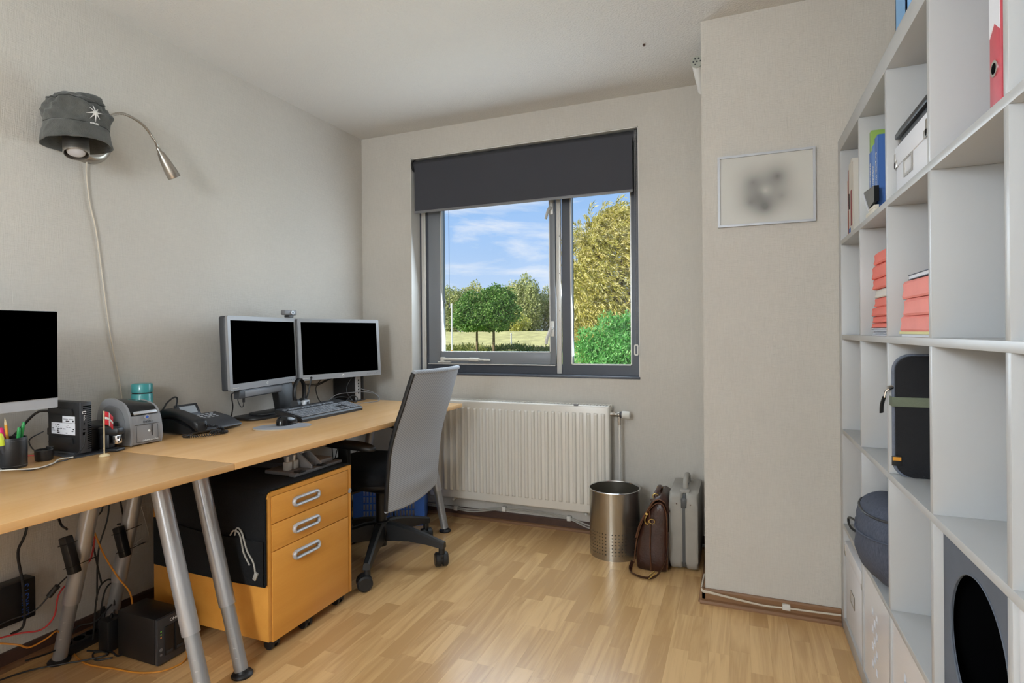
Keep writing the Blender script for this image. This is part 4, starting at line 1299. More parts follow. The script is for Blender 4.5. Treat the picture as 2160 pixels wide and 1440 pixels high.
def seatf(u, v):
    a = u * 2 * PI
    ph = -PI / 2 + v * PI
    cs = lambda t, p: math.copysign(abs(math.cos(t)) ** p, math.cos(t))
    sn = lambda t, p: math.copysign(abs(math.sin(t)) ** p, math.sin(t))
    p = Vector((.235 * cs(ph, .35) * cs(a, .55), .24 * cs(ph, .35) * sn(a, .55), .045 * sn(ph, .6)))
    p.z += .455 + .010 * math.cos(p.y * 6) - .008 * (p.x / .23) ** 2
    p.x -= .045
    return p
MB().grid(seatf, 48, 20, True).done('seat', 'chair_black', ch, True, 70)
def panf(u, v):
    q = seatf(u, v * .5); c = Vector((-.045, 0, .40)); p = c + (q - c) * .97
    k = 1 - (p - Vector((-.045, 0, p.z))).length / .26
    p.z -= .012 + .055 * max(0, k)
    return p
MB().grid(panf, 40, 12, True).done('seat_pan', 'chair_plastic', ch, True, 70)
MB().box(-.10, .19, -.06, .06, .345, .40, .015).box(.14, .205, -.05, .05, .36, .44, .012).done('tilt_mechanism', 'chair_plastic', ch)
MB().cyl((0, 0, .33), (0, 0, .372), .014, seg=18).done('gas_piston', 'chrome', ch)
MB().cyl((0, 0, .075), (0, 0, .335), .0255, seg=24).done('gas_lift', 'chair_plastic', ch)
for s in (-1, 1):
    ar = MB().box(-.028, .028, -.014, .014, 0, .205, .008, Matrix.Translation((-.005, s * .268, .405)) @ rotm(-s * .02, 0, 0)).tube([(-.005, s * .268, .42), (-.01, s * .255, .395), (-.02, s * .16, .385), (-.02, s * .05, .378)], .016, 10, 5, flat=(.026, .010)).done('armrest', 'chair_plastic', ch)
    def padf(u, v, s=s):
        a = u * 2 * PI; ph = -PI / 2 + v * PI
        cs = lambda t, p: math.copysign(abs(math.cos(t)) ** p, math.cos(t))
        sn = lambda t, p: math.copysign(abs(math.sin(t)) ** p, math.sin(t))
        x = .145 * cs(ph, .5) * cs(a, .8)
        p = Vector((x + .01, .040 * cs(ph, .5) * sn(a, .8) + s * .262, .622 + .017 * sn(ph, .7) - .15 * max(0, x) ** 2 * 4))
        return p
    MB().grid(padf, 32, 12, True).done('arm_pad', 'chair_black' if False else 'chair_plastic', ar, True, 70)
hub = MB().lathe([(.0258, .20), (.040, .198), (.046, .185), (.046, .118), (.040, .110), (.0258, .110)], 28).done('base_hub', 'chair_plastic', ch)
for k in range(5):
    a = math.radians(-66 + 72 * k)
    dx, dy = math.cos(a), math.sin(a)
    b = MB()
    secs = [(.032, .196, .108, .028), (.08, .194, .112, .0255), (.16, .176, .115, .022), (.25, .150, .106, .019), (.305, .132, .096, .0175), (.338, .122, .092, .0165)]
    rings = []
    for (r, zt, zb, hw_) in secs:
        rings.append([b.bm.verts.new((dx * r - dy * o_, dy * r + dx * o_, zz_)) for (o_, zz_) in ((-hw_, zb), (-hw_ * .85, zt - .008), (-hw_ * .45, zt), (hw_ * .45, zt), (hw_ * .85, zt - .008), (hw_, zb))])
    for r0_, r1_ in zip(rings[:-1], rings[1:]):
        for i in range(6):
            b.bm.faces.new((r0_[i], r0_[(i + 1) % 6], r1_[(i + 1) % 6], r1_[i]))
    b.bm.faces.new(rings[0][::-1]); b.bm.faces.new(rings[-1])
    b.cyl((dx * .322, dy * .322, .066), (dx * .322, dy * .322, .105), .015, seg=14)
    b.done('base_arm', 'chair_plastic', ch, True, 35)
    sw = a + (1.9, -1.0, .9, .2, 1.2)[k]
    ex, ey = math.cos(sw), math.sin(sw)
    px_, py_ = dx * .322 - .012 * ex, dy * .322 - .012 * ey
    c = MB().cyl((px_ - ey * .008, py_ + ex * .008, .034), (px_ + ey * .008, py_ - ex * .008, .034), .024, seg=20).box(-.012, .012, -.008, .008, .04, .064, .003, Matrix.Translation((dx * .322, dy * .322, 0)) @ rotm(0, 0, sw)).done('castor', 'chair_plastic', ch)
    for s in (-1, 1):
        q0 = Vector((px_ - s * ey * .007, py_ + s * ex * .007, .0345)); q1 = Vector((px_ - s * ey * .032, py_ + s * ex * .032, .0345))
        MB().cyl(q0, q0 + (q1 - q0) * .75, .034, .034, 28).cyl(q0 + (q1 - q0) * .75, q1, .034, .027, 28).done('castor_wheel', 'chair_plastic', c)
# ================================================================== MONITORS
def monitor(lab, c, yaw, tilt, title):
    t = thing('monitor', lab, 'monitor', c, yaw, 'pair of desk monitors')
    t.rotation_euler = (-tilt, 0, yaw)
    w_, h_ = .546, .335
    M = axes((0, 0, 0), (1, 0, 0), (0, 0, 1))          # z towards the viewer (-Y)
    bz = MB().ring(rrect(w_, h_, .008, 4), rrect(.508, .286, .001, 4, 0, .005), -.012, 0, M).done('bezel', 'silver_plastic', t, True, 30)
    MB().prism(rrect(w_ - .002, h_ - .002, .008, 4), -.045, -.0122, M, .006).done('rear_housing', 'dark_grey_plastic', t)
    MB().box(-.2545, .2545, .003, .006, -.1385, .1485).done('screen', 'screen_black', t, False)
    lg = MB().cyl((0, -.0006, -.153), (0, .0002, -.153), .0075, seg=24).done('logo_disc', 'white_thread', bz)
    text('logo', 'hp', .011, 'grey_plastic', M @ Matrix.Translation((0, -.153, .0010)), lg, shear=.25)
    text('model_text', title, .006, 'white_thread', M @ Matrix.Translation((-.235, -.156, .0004)), bz)
    b = MB()
    for k in range(5):
        b.box(.17 + k * .016, .178 + k * .016, -.0012, .0002, -.1555, -.1515, .0005)
    b.done('buttons', 'grey_plastic', bz)
    MB().box(-.06, .06, .045, .060, -.06, .06, .003).done('mount_plate', 'black_plastic', t)
    return t
ml = monitor('left silver-framed monitor of the pair on the desk', (-2.1386, 2.0943, 1.0421), 1.777, .0412, 'EliteDisplay E231')
mr = monitor('right silver-framed monitor of the pair, nearest the window', (-2.1066, 2.6168, 1.0423), 1.3067, .0694, 'EliteDisplay E231')
sb = thing('sound_bar', 'grey speaker bar clipped under the left monitor', 'speaker', (-2.1386, 2.0943, 1.0421), 1.777)
sb.rotation_euler = (-.0412, 0, 1.777)
MB().box(-.205, .12, .004, .036, -.208, -.170, .003).done('bar', 'dark_grey_plastic', sb)
MB().box(-.17, .12, .0025, .004, -.203, -.176, .0005).done('speaker_grille', 'grey_plastic', sb)
# stand carrying both monitors
ds = thing('monitor_stand', 'black stand with flat foot carrying the two monitors', 'stand', (-2.175, 2.26, DZ + .0004))
MB().prism(rrect(.17, .48, .05, 6, .0, -.045), 0, .012, None, .004).prism(rrect(.12, .36, .04, 6, -.0, -.03), .012, .022, None, .008).done('base_plate', 'black_plastic', ds)
MB().box(-.022, .022, -.055, .055, .015, .20, .006, rotm(0, -.22, 0)).done('column', 'black_plastic', ds)
MB().cyl((-.045, -.24, .185), (-.045, .34, .185), .018, seg=20).done('crossbar', 'dark_grey_plastic', ds)
MB().box(-.05, -.02, -.20, -.13, .16, .34, .006).box(-.075, -.04, .30, .37, .16, .34, .006).done('arm', 'black_plastic', ds)
# webcam on the left monitor
wc = thing('webcam', 'small grey webcam perched on top of the left monitor', 'webcam', (-2.178, 2.285, 1.2125), 1.60)
MB().box(-.045, .045, -.014, .014, .012, .038, .006).done('body', 'grey_plastic', wc)
MB().cyl((.008, -.0145, .025), (.008, -.020, .025), .011, .010, 20).done('lens_ring', 'light_silver', wc)
MB().cyl((.008, -.0195, .025), (.008, -.0205, .025), .007, seg=16).done('lens', 'black_gloss', wc)
MB().box(-.012, .025, -.010, .020, -.000, .012, .003).done('clip', 'dark_grey_plastic', wc)
# third display at the far left
m3 = thing('monitor', 'single black monitor with silver chin at the left edge', 'monitor', (-2.10, .896, DZ + .0004))
M = axes((0, 0, 0), (0, 1, 0), (0, 0, 1))
MB().prism(rrect(.54, .318, .003, 3, 0, .327), -.012, 0, M).done('housing', 'light_silver', m3, True, 30)
MB().prism(rrect(.538, .284, .001, 3, 0, .343), .0004, .0024, M).done('screen', 'screen_black', m3, True, 30)
MB().prism(rrect(.10, .25, .004, 3, 0, .27), -.030, -.0125, M).done('stand_neck', 'light_silver', m3, True, 30)
MB().prism(rrect(.16, .20, .02, 5, -.03, 0), 0, .006, None, .001).box(-.035, -.012, -.05, .05, .006, .16, .002).done('stand_foot', 'light_silver', m3)
for yy in (1,): MB().box(-.004, .001, -.02, .02, .170, .1716).done('chin_mark', 'grey_plastic', m3, False)

# ================================================================== KEYBOARD, MOUSE, PHONE
kb = thing('keyboard', 'black full-size keyboard on the desk before the monitors', 'keyboard', (-1.857, 2.25, DZ + .0004))
tl = math.atan2(.034, .16)
Mk = Matrix.Translation((0, 0, .010)) @ rotm(0, tl, 0)          # local -x goes away from the user and up
MB().prism([(0, -.010), (-.160, -.014), (-.170, -.004), (-.168, .008), (-.010, .008), (-.001, .002)], -.222, .222, Mk @ axes((0, 0, 0), (1, 0, 0), (0, 0, 1))).done('case', 'kb_body', kb, True, 30)
b = MB()
def key(x, y, w=.0165, d=.0155):
    b.prism([(-d / 2, -w / 2), (d / 2, -w / 2), (d / 2, w / 2), (-d / 2, w / 2)], .008, .0145, Mk @ Matrix.Translation((x, y, 0)), .0016, 1)
for r in range(6):
    xx = -.020 - r * .0192 - (.012 if r == 5 else 0)
    yy = -.212
    widths = {0: [.024, .024, .024, .112, .024, .024, .024, .024], 1: [.041] + [.0165] * 10 + [.049], 2: [.031] + [.0165] * 11 + [.040], 3: [.026] + [.0165] * 12 + [.0262], 4: [.0165] * 13 + [.036], 5: [.0165] * 13}[r]
    for w_ in widths:
        key(xx, yy + w_ / 2, w_)
        yy += w_ + .0025 + (.009 if r == 5 and round((yy + .212) / .019) % 4 == 0 else 0)
    if r in (0, 3, 4): 
        for k in range(3): key(xx, .083 + k * .019)
    if r == 1: key(xx, .102)
    if r == 5:
        for k in range(3): key(xx, .083 + k * .019)
    if r < 5:
        for k in range(4): key(xx, .148 + k * .019)
stuff(b.done('keys', 'keys', kb, True, 30))
MB().box(-.150, -.135, -.19, -.17, 0, .03, .002).box(-.150, -.135, .17, .19, 0, .03, .002).done('tilt_foot', 'black_plastic', kb)
mp_ = thing('mouse_pad', 'grey oval mouse pad near the front of the desk', 'mouse pad', (-1.845, 1.895, DZ + .0003), -.72)
MB().prism(ell(.082, .118, 48), .0, .0035).done('cork_base', 'pad_edge', mp_, True, 30)
MB().prism(ell(.082, .118, 48), .0036, .0052).done('pad_surface', 'mousepad', mp_, True, 30)
ms = thing('mouse', 'black computer mouse on the grey oval pad', 'mouse', (-1.868, 1.945, DZ + .0056), .15)
def mousef(u, v):
    a = u * 2 * PI; ph = v * PI / 2
    x = .036 * math.cos(ph) ** .45 * math.cos(a); y = .062 * math.cos(ph) ** .45 * math.sin(a)
    return Vector((x * (1 - .1 * math.cos(a)), y, .036 * math.sin(ph) * (1 - .25 * (y / .062))))
MB().grid(mousef, 36, 12, True).done('shell', 'black_gloss', ms, True, 70)
MB().cyl((-.004, .045, .026), (.004, .045, .026), .007, seg=16).done('scroll_wheel', 'dark_grey_plastic', ms)

ph = thing('desk_phone', 'dark grey desk telephone with flip-up display', 'telephone', (-2.115, 1.72, DZ + .0004))
M = axes((0, 0, 0), (1, 0, 0), (0, 0, 1)) 
MB().prism([(-.085, .004), (.078, .004), (.090, .014), (.085, .022), (.02, .045), (-.07, .062), (-.088, .055)], -.125, .115, M, .003).done('base', 'dark_grey_plastic', ph)
def hs(u, v):
    a = u * 2 * PI
    x = -.105 + v * .22
    hgt = .018 + .010 * math.cos((v - .5) * 2 * PI) * -1 * 0
    zc = .088 - .055 * max(0, v - .35) ** 1.3 * 1.3 + (-.004 if v < .1 else 0)
    w_ = .026 + .004 * abs(v - .5) * 2
    k = 1 if .0 < v < 1 else .75
    cs = lambda t, p: math.copysign(abs(math.cos(t)) ** p, math.cos(t)); sn = lambda t, p: math.copysign(abs(math.sin(t)) ** p, math.sin(t))
    thick = .016 + .010 * (abs(v - .5) * 2) ** 3
    return Vector((x, .092 + w_ * k * cs(a, .6), zc + thick * k * sn(a, .6) - thick * .4))
b = MB().grid(hs, 24, 20, True)
b.bm.verts.ensure_lookup_table()
b.bm.faces.new(b.bm.verts[0:24]); b.bm.faces.new(list(b.bm.verts[-24:])[::-1])
h_ = b.done('handset', 'black_plastic', ph, True, 50)
for o_ in (h_,): o_.location.y = -.185
MB().prism([(-.104, .012), (.07, .008), (.095, .020), (.085, .030), (-.02, .060), (-.10, .058)], .066, .122, M).done('handset_cradle', 'black_plastic', ph, True, 30)
dp = MB().box(-.005, .005, -.062, .045, 0, .058, .004, Matrix.Translation((-.062, 0, .058)) @ rotm(0, -.55, 0)).done('display', 'dark_grey_plastic', ph)
MB().box(.0052, .006, -.045, .030, .012, .046, 0, Matrix.Translation((-.062, 0, .058)) @ rotm(0, -.55, 0)).done('display_glass', 'lcd', dp, False)
b = MB()
tp = math.atan2(-.023, .065)
for i in range(4):
    for j in range(6 if i < 3 else 5):
        b.box(-.0048, .0048, -.0065, .0065, 0, .004, .0012, Matrix.Translation((-.048 + i * .019, -.025 + j * .0215, .0575 - i * .0052)) @ rotm(0, .26, 0))
stuff(b.done('keys', 'light_silver', ph))
cf = []
N = 420
base_path = smooth_pts([(-1.998, 1.640, .760), (-1.985, 1.675, .752), (-1.975, 1.700, .738), (-1.985, 1.70, .729), (-2.01, 1.685, .729), (-1.985, 1.655, .729), (-1.965, 1.675, .729), (-1.952, 1.70, .729), (-1.945, 1.67, .729), (-1.955, 1.61, .729), (-1.985, 1.565, .729), (-2.02, 1.555, .729)], 40)
hel = []
for i, p in enumerate(base_path):
    tn = (base_path[min(i + 1, len(base_path) - 1)] - base_path[max(i - 1, 0)]).normalized()
    s1 = tn.cross(Vector((0, 0, 1))).normalized(); s2 = s1.cross(tn)
    a = i * 1.05
    hel.append(p + (s1 * math.cos(a) + s2 * math.sin(a)) * .0052)
tag(MB().tube(hel, .0016, 5, 0).done('phone_cord', 'black_cable'), 'coiled black handset cord lying in front of the telephone', 'cord')

# headset on its charging cradle
hd = thing('headset', 'black headset with boom microphone behind the keyboard', 'headset', (-2.075, 2.245, DZ + .0004), .30)
MB().tube([(0, -.045, .058), (0, -.055, .10), (0, -.045, .150), (0, 0, .178), (0, .045, .150), (0, .055, .10), (0, .045, .058)], .006, 8, 6, flat=(.011, .005)).done('headband', 'black_plastic', hd)
for s in (-1, 1):
    MB().cyl((0, s * .030, .052), (0, s * .055, .052), .026, .022, 24).done('ear_cup', 'dark_grey_plastic', hd)
MB().tube([(.006, .052, .052), (.01, .075, .09), (.014, .090, .135), (.018, .100, .172)], .0042, 8, 5).sphere((.018, .101, .175), .0065, 10).done('microphone_boom', 'black_plastic', hd)
ck = thing('headset_cradle', 'silver and black charging cradle under the headset', 'charger', (-2.062, 2.248, DZ + .0004), .30)
MB().box(-.045, .040, -.055, .055, 0, .022, .005).done('cradle_base', 'black_plastic', ck)
MB().box(.005, .030, -.025, .025, .022, .070, .004).done('cradle_post', 'light_silver', ck)
MB().box(.0302, .0312, -.012, .012, .030, .062).done('cradle_panel', 'dark_grey_plastic', ck, False)

# slim desktop computer standing behind the right monitor
pc = thing('desktop_computer', 'slim black and silver computer standing behind the right monitor', 'computer', (-2.215, 2.805, DZ + .0004))
MB().box(-.085, .075, -.032, .032, .006, .325, .003).done('case', 'black_plastic', pc)
fr_ = MB().box(.0755, .088, -.033, .010, .007, .324, .002).done('silver_front', 'light_silver', pc)
MB().box(.0755, .092, .0105, .033, .007, .324, .002).done('black_front', 'black_gloss', pc)
b = MB()
for zz in (.045, .065, .085, .10, .12):
    b.box(.0882, .089, -.018, -.008, zz, zz + .009)
b.done('port', 'void_black', fr_, False)
MB().box(-.09, .09, -.055, .060, 0, .0055, .002).done('stand_foot', 'dark_grey_plastic', pc)

# ================================================================== LEFT PART OF THE DESK
pr_ = thing('label_printer', 'silver label printer with dark arched cover on the desk', 'printer', (-2.13, 1.428, DZ + .0004))
M = axes((0, 0, 0), (1, 0, 0), (0, 0, 1))
arch = [(-.092, .002), (.086, .002), (.092, .02), (.088, .07), (.078, .115), (.055, .150), (.018, .166), (-.025, .173), (-.065, .160), (-.090, .124), (-.098, .07)]
arch_s = [(p.x, p.y) for p in smooth_pts([(a, b_, 0) for a, b_ in arch[2:]], 5)]
sidep = [(-.092, .002), (.088, .002)] + arch_s
for (a, c) in ((-.062, -.053), (.053, .062)):
    pm = MB().prism(sidep if a > 0 else [(p[0] * .97, p[1] * .90) for p in sidep], a, c, M, .004).done('side_fender', 'silver_plastic', pr_)
    ins = [(-.004 + (p[0] + .004) * .74, .085 + (p[1] - .085) * .70) for p in sidep]
    if c > 0: continue
for yy in (-.0628,):
    pass
MB().prism([( -.006 + (p[0] + .006) * .72, .088 + (p[1] - .088) * .70) for p in sidep], .0622, .0638, M, .0006).done('side_panel', 'grey_plastic', pr_)
core = [(-.090, .004), (.084, .004), (.0895, .02), (.0855, .07), (.078, .108), (.06, .112), (-.088, .112), (-.095, .07)]
MB().prism(core, -.0525, .0525, M).done('front_body', 'silver_plastic', pr_, True, 30)
cov = [(.070, .112)] + [(p[0] * .97, p[1] * .985) for p in arch_s if p[1] > .118] + [(-.086, .112)]
V = MB()
va_ = [[V.bm.verts.new(M @ Vector((p[0] * (.97 + .03 * k), .112 + (p[1] - .112) * (.72 + .28 * k) * (1 + .05 * math.sin(k * PI)), -.0523 + .1046 * k))) for p in cov] for k in (0, .25, .5, .75, 1)]
for A, B in zip(va_[:-1], va_[1:]):
    for i in range(len(cov)): V.bm.faces.new((A[i], A[(i + 1) % len(cov)], B[(i + 1) % len(cov)], B[i]))
V.bm.faces.new(va_[0][::-1]); V.bm.faces.new(va_[-1])
V.done('arched_cover', 'black_gloss', pr_, True, 40)
tl_ = MB().box(-.004, .004, -.043, .043, -.005, .007, .0025, Matrix.Translation((.0795, 0, .118)) @ rotm(0, -.5, 0)).done('tear_bar', 'light_silver', pr_)
MB().cyl((.0835, .002, .102), (.0868, .002, .1015), .009, seg=24).done('button_ring', 'light_silver', pr_)
MB().cyl((.0866, .002, .1015), (.0876, .002, .1013), .0055, seg=20).done('button', 'blue_print', pr_)
Mf = axes((.0882, 0, .06), (0, 1, 0), (-.06, 0, 1))
text('maker_name', 'DYMO', .012, 'dark_grey_plastic', Mf @ Matrix.Translation((.004, .024, .0006)), pr_)
text('model_name', 'LabelWriter Duo', .0085, 'white_thread', Mf @ Matrix.Translation((.010, -.043, .0022)), pr_, shear=.2)
MB().box(.0872, .0892, .018, .0205, .030, .072).done('slot', 'void_black', pr_, False)
MB().cyl((.0868, .008, .050), (.0898, .008, .050), .0038, seg=16).done('small_button', 'white_thread', pr_)
MB().tube([(.0893, -.040, .072), (.0912, -.040, .022), (.0912, -.034, .012), (.0912, .034, .012), (.0912, .040, .022), (.0893, .040, .072)], .0008, 5, 3).done('front_seam', 'dark_grey_plastic', pr_)
MB().box(.0855, .0885, -.0435, .0435, .0755, .0763).done('seam', 'dark_grey_plastic', pr_, False)

th_ = thing('thermos', 'teal thermos flask standing behind the label printer', 'flask', (-2.252, 1.556, DZ + .0004))
MB().lathe([(0, 0), (.036, 0), (.0378, .003), (.0378, .167), (.0365, .169), (0, .169)], 36).done('flask_body', 'teal', th_)
MB().lathe([(.0355, .168), (.0355, .174), (0, .174)], 36).done('neck_ring', 'black_plastic', th_)
MB().lathe([(0, .1742), (.0375, .1742), (.0375, .205), (.035, .209), (.030, .210), (0, .210)], 36).done('lid', 'teal', th_)

mpc = thing('mini_computer', 'small black computer with white stickers standing on its edge', 'computer', (-2.137, 1.2225, DZ + .0004))
MB().box(-.088, .080, -.0172, .0172, .010, .180, .002).done('case', 'black_plastic', mpc)
ff = MB().box(.0802, .0885, -.0172, .0172, .010, .181, .002).done('front_panel', 'dark_grey_plastic', mpc)
b = MB()
for k in range(22):
    zz = .022 + k * .0068
    b.box(.0884, .0893, (.004 if k < 17 else -.010), .0165, zz, zz + .0032)
b.done('vent_slot', 'void_black', ff, False)
lg = MB().cyl((.0885, -.006, .146), (.0890, -.006, .146), .0065, seg=24).done('logo_disc', 'white_thread', ff)
text('logo', 'hp', .009, 'dark_grey_plastic', axes((.0893, -.006, .146), (0, 1, 0), (0, 0, 1)), lg, shear=.25)
text('model_text', 'ProDesk', .0065, 'white_thread', axes((.0888, -.006, .126), (0, 0, -1), (0, 1, 0)), ff)
b = MB()
for zz in (.117, .108): b.cyl((.0884, -.006, zz), (.0892, -.006, zz), .0022, seg=10)
b.box(.0884, .0892, -.011, -.002, .07, .080); b.box(.0884, .0892, -.010, -.003, .087, .091)
b.done('socket', 'void_black', ff, False)
M = axes((0, -.0172, 0), (1, 0, 0), (0, 0, 1))
MB().prism([(-.078, .137), (.056, .137), (.048, .158), (-.070, .158)], 0, .006, M, .001).prism([(-.078, .04), (.056, .04), (.048, .060), (-.070, .060)], 0, .006, M, .001).done('rubber_foot', 'black_plastic', mpc)
sk = MB().box(-.068, .060, -.0178, -.0173, .069, .108).done('sticker', 'paper_white', mpc, False)
b = MB()
R = random.Random(2)
for i in range(5):
    zz = .073 + i * .0068
    xx = -.064
    while xx < .05:
        l_ = R.uniform(.004, .016)
        if R.random() < .62: b.box(xx, min(xx + l_, .056), -.0181, -.0178, zz, zz + R.choice((.0012, .0022, .0034)))
        xx += l_ + R.uniform(.002, .007)
b.done('sticker_print', 'void_black', sk, False)
sk = MB().box(-.008, .059, -.0178, -.0173, .109, .132).done('sticker', 'paper_white', mpc, False)
b = MB()
for (a, c, d_, e_) in ((-.004, .022, .121, .1225), (.026, .05, .122, .1232), (.010, .03, .1135, .1165), (.046, .053, .1125, .118)): b.box(a, c, -.0181, -.0178, d_, e_)
b.done('sticker_print', 'void_black', sk, False)
MB().box(-.095, .105, -.045, .060, 0, .0035, .001).box(-.06, .06, -.020, .020, .0035, .0098, .001).done('stand_foot', 'dark_grey_plastic', mpc)
b = MB().box(-.100, -.0885, -.012, .010, .135, .168, .002).box(-.106, -.0885, -.012, .006, .06, .085, .003).box(-.102, -.0885, -.010, .006, .09, .108, .003)
b.done('plug', 'black_plastic', mpc)

bb = thing('black_box', 'plain black box between the small computer and the printer', 'box', (-2.15, 1.307, DZ + .0004))
MB().box(-.06, .055, -.040, .048, 0, .075, .003).done('box_body', 'black_plastic', bb)
MB().box(-.062, .057, -.042, .050, .0752, .092, .003).done('box_lid', 'black_plastic', bb)
sg = thing('stapler', 'black stapler with chrome mouth beside the label printer', 'stapler', (-2.045, 1.305, DZ + .0004), .35)
MB().box(-.035, .033, -.020, .020, 0, .010, .004).done('stapler_base', 'black_plastic', sg)
MB().box(-.042, .0, -.016, .016, .010, .066, .006).box(-.045, .034, -.019, .019, .055, .084, .010).done('stapler_head', 'black_plastic', sg)
MB().box(.002, .026, -.013, .013, .026, .055, .001).done('staple_mouth', 'chrome', sg)
b = MB()
for (yy, zz) in ((-.006, .045), (.004, .038), (-.004, .032)): b.box(.0262, .0266, yy - .002, yy + .002, zz - .003, zz + .003)
b.done('mouth_slot', 'void_black', sg, False)

fg = thing('table_flag', 'tiny red and white flag on a wooden stick and base', 'flag', (-1.978, 1.236, DZ + .0004))
MB().lathe([(0, 0), (.0155, 0), (.0155, .003), (.010, .0075), (.004, .009), (0, .009)], 20).done('flag_base', 'wood_pale', fg)
MB().cyl((0, 0, .008), (0, 0, .152), .0019, seg=10).done('stick', 'wood_pale', fg)
def flagf(u0, u1, v0_, v1_):
    def f(u, v):
        uu = u0 + (u1 - u0) * u; vv = v0_ + (v1_ - v0_) * v
        return Vector((.004 * math.sin(uu * 5), .002 + uu * .030, .150 - .045 * vv - .022 * uu ** 1.6))
    return f
for (a, b_, c, d_, m_) in ((0, .36, 0, .40, 'red_print'), (.36, .50, 0, .40, 'white_thread'), (.5, 1, 0, .40, 'red_print'), (0, 1, .40, .58, 'white_thread'), (0, .36, .58, 1, 'red_print'), (.36, .5, .58, 1, 'white_thread'), (.5, 1, .58, 1, 'red_print')):
    q = MB().grid(flagf(a, b_, c, d_), 8, 4).done('flag_cloth', m_, fg, True, 80)
    sm = q.modifiers.new('s', 'SOLIDIFY'); sm.thickness = .0004

cu = thing('pen_cup', 'black stitched leather pen cup at the left edge of the desk', 'pen holder', (-2.085, 1.032, DZ + .0004))
MB().lathe([(0, 0), (.0345, 0), (.036, .002), (.036, .090), (.0352, .0925), (.033, .0925), (.033, .004), (0, .004)], 40).done('cup', 'black_plastic', cu)
b = MB()
for zz in (.085, .008):
    for k in range(60):
        a = 2 * PI * k / 60
        b.box(-.0004, .0006, -.0011, .0011, -.0003, .0003, 0, Matrix.Translation((.0361 * math.cos(a), .0361 * math.sin(a), zz)) @ rotm(0, 0, a))
stuff(b.done('stitching', 'grey_plastic', cu, False))
def pen(name, lab, cat, dx, dy, tilt, az, L, r, body, cap, capL, tip=None):
    p = thing(name, lab, cat, (-2.085 + dx, 1.032 + dy, DZ + .007))
    p.rotation_euler = (0, tilt, az)
    MB().lathe([(0, 0), (r * .4, 0), (r, .012), (r, L - capL), (0, L - capL)], 12).done('barrel', body, p)
    MB().lathe([(r * .95, L - capL), (r, L - capL + .001), (r * .9, L - .004), (r * .5, L), (0, L)] if not tip else [(r, L - capL), (r * .28, L - .004), (0, L)], 12).done('cap' if not tip else 'tip', cap, p)
    return p
pen('pencil', 'orange pencil sticking up from the pen cup', 'pencil', -.002, -.002, .10, -1.7, .150, .0038, 'pencil', 'wood_pale', .022, True)
pen('pen', 'green ballpoint in the pen cup, the more upright one', 'pen', .012, .004, .06, 1.0, .116, .0048, 'green_pen', 'green_pen', .022)
pen('pen', 'green ballpoint in the pen cup leaning to the right', 'pen', .004, .008, .14, 1.2, .132, .0045, 'green_pen', 'green_pen', .022)
pen('highlighter', 'pink capped marker in the pen cup', 'marker', -.010, -.012, .10, -2.2, .118, .0085, 'dark_grey_plastic', 'pink', .042)
pen('highlighter', 'yellow-green marker leaning left in the pen cup', 'marker', .012, -.014, .24, -1.5, .108, .0085, 'dark_grey_plastic', 'yellow_green', .038)
pen('pen', 'slim white and brown pen at the back of the cup', 'pen', -.010, .014, .18, 1.35, .118, .003, 'paper_white', 'dark_brown', .05)

ct = thing('charging_cup', 'small black charging cup in front of the small computer', 'charger', (-2.105, 1.128, DZ + .0004), .3)
MB().lathe([(0, 0), (.022, 0), (.024, .004), (.0255, .034), (.0235, .036), (.021, .034), (.019, .01), (0, .009)], 28).done('cup', 'black_plastic', ct)
MB().box(-.012, .012, .016, .026, .010, .042, .004).done('cup_back', 'black_plastic', ct)

# cables lying on and hanging around the desks
cable('cable', [(-2.12, .93, .7235), (-2.085, 1.0 - .012, .7235), (-2.035, 1.012, .7235), (-1.975, 1.022, .7235), (-1.985, 1.075, .7235), (-2.02, 1.12, .7235), (-2.035, 1.17, .7245), (-2.036, 1.205, .752), (-2.040, 1.2165, .802)], .0017, 'black_cable', 'thin black cable running from small computer past the pen cup')
cable('cable', [(-2.07, .93, .7275), (-2.02, .99, .7275), (-1.965, 1.03, .7275), (-1.99, 1.09, .7275), (-2.03, 1.13, .729), (-2.028, 1.17, .7275)], .0019, 'white_cable', 'pale cable curling on the desk beside the pen cup')
cable('cable', [(-2.265, 1.06, .7225), (-2.25, 1.12, .7225), (-2.20, 1.165, .7225), (-2.20, 1.172, .7225)], .002, 'red_cable', 'short red cable on the desk behind the pen cup')
cable('cable', [(-2.235, 1.215, .865), (-2.265, 1.19, .858), (-2.275, 1.14, .80), (-2.275, 1.08, .735), (-2.27, 1.05, .7235)], .0042, 'black_cable', 'thick black cable arching behind the small computer')
cable('cable', [(-2.240, 1.20, .795), (-2.255, 1.165, .770), (-2.18, 1.140, .745), (-2.125, 1.135, .752)], .002, 'black_cable', 'black lead from the small computer to the charging cup')
cable('cable', [(-2.225, 1.492, .76), (-2.222, 1.540 - .028, .775), (-2.208, 1.60, .81), (-2.2, 1.625, .845), (-2.2, 1.657, .864), (-2.2, 1.670, .850), (-2.2, 1.646, .785), (-2.21, 1.605, .740), (-2.215, 1.59, .727)], .0034, 'black_cable', 'stiff black cable looping up between printer and telephone')
cable('cable', [(-2.175, 1.955, .855), (-2.205, 1.948, .845), (-2.205, 1.955, .79), (-2.235, 1.972, .735), (-2.255, 1.99, .7245)], .003, 'black_cable', 'black cable dropping from the left monitor to the desk')
u_ = thing('usb_cable', 'short cable with plug dangling below the left monitor', 'cable', (-2.15, 1.945, .80))
MB().tube([(-.018, .004, .055), (-.012, .0, .020), (0, .004, -.008), (.002, .016, -.010), (.0, .022, .008)], .002, 8, 6).done('cord', 'black_cable', u_)
MB().box(-.004, .004, .017, .027, .008, .036, .002).done('plug', 'dark_grey_plastic', u_)
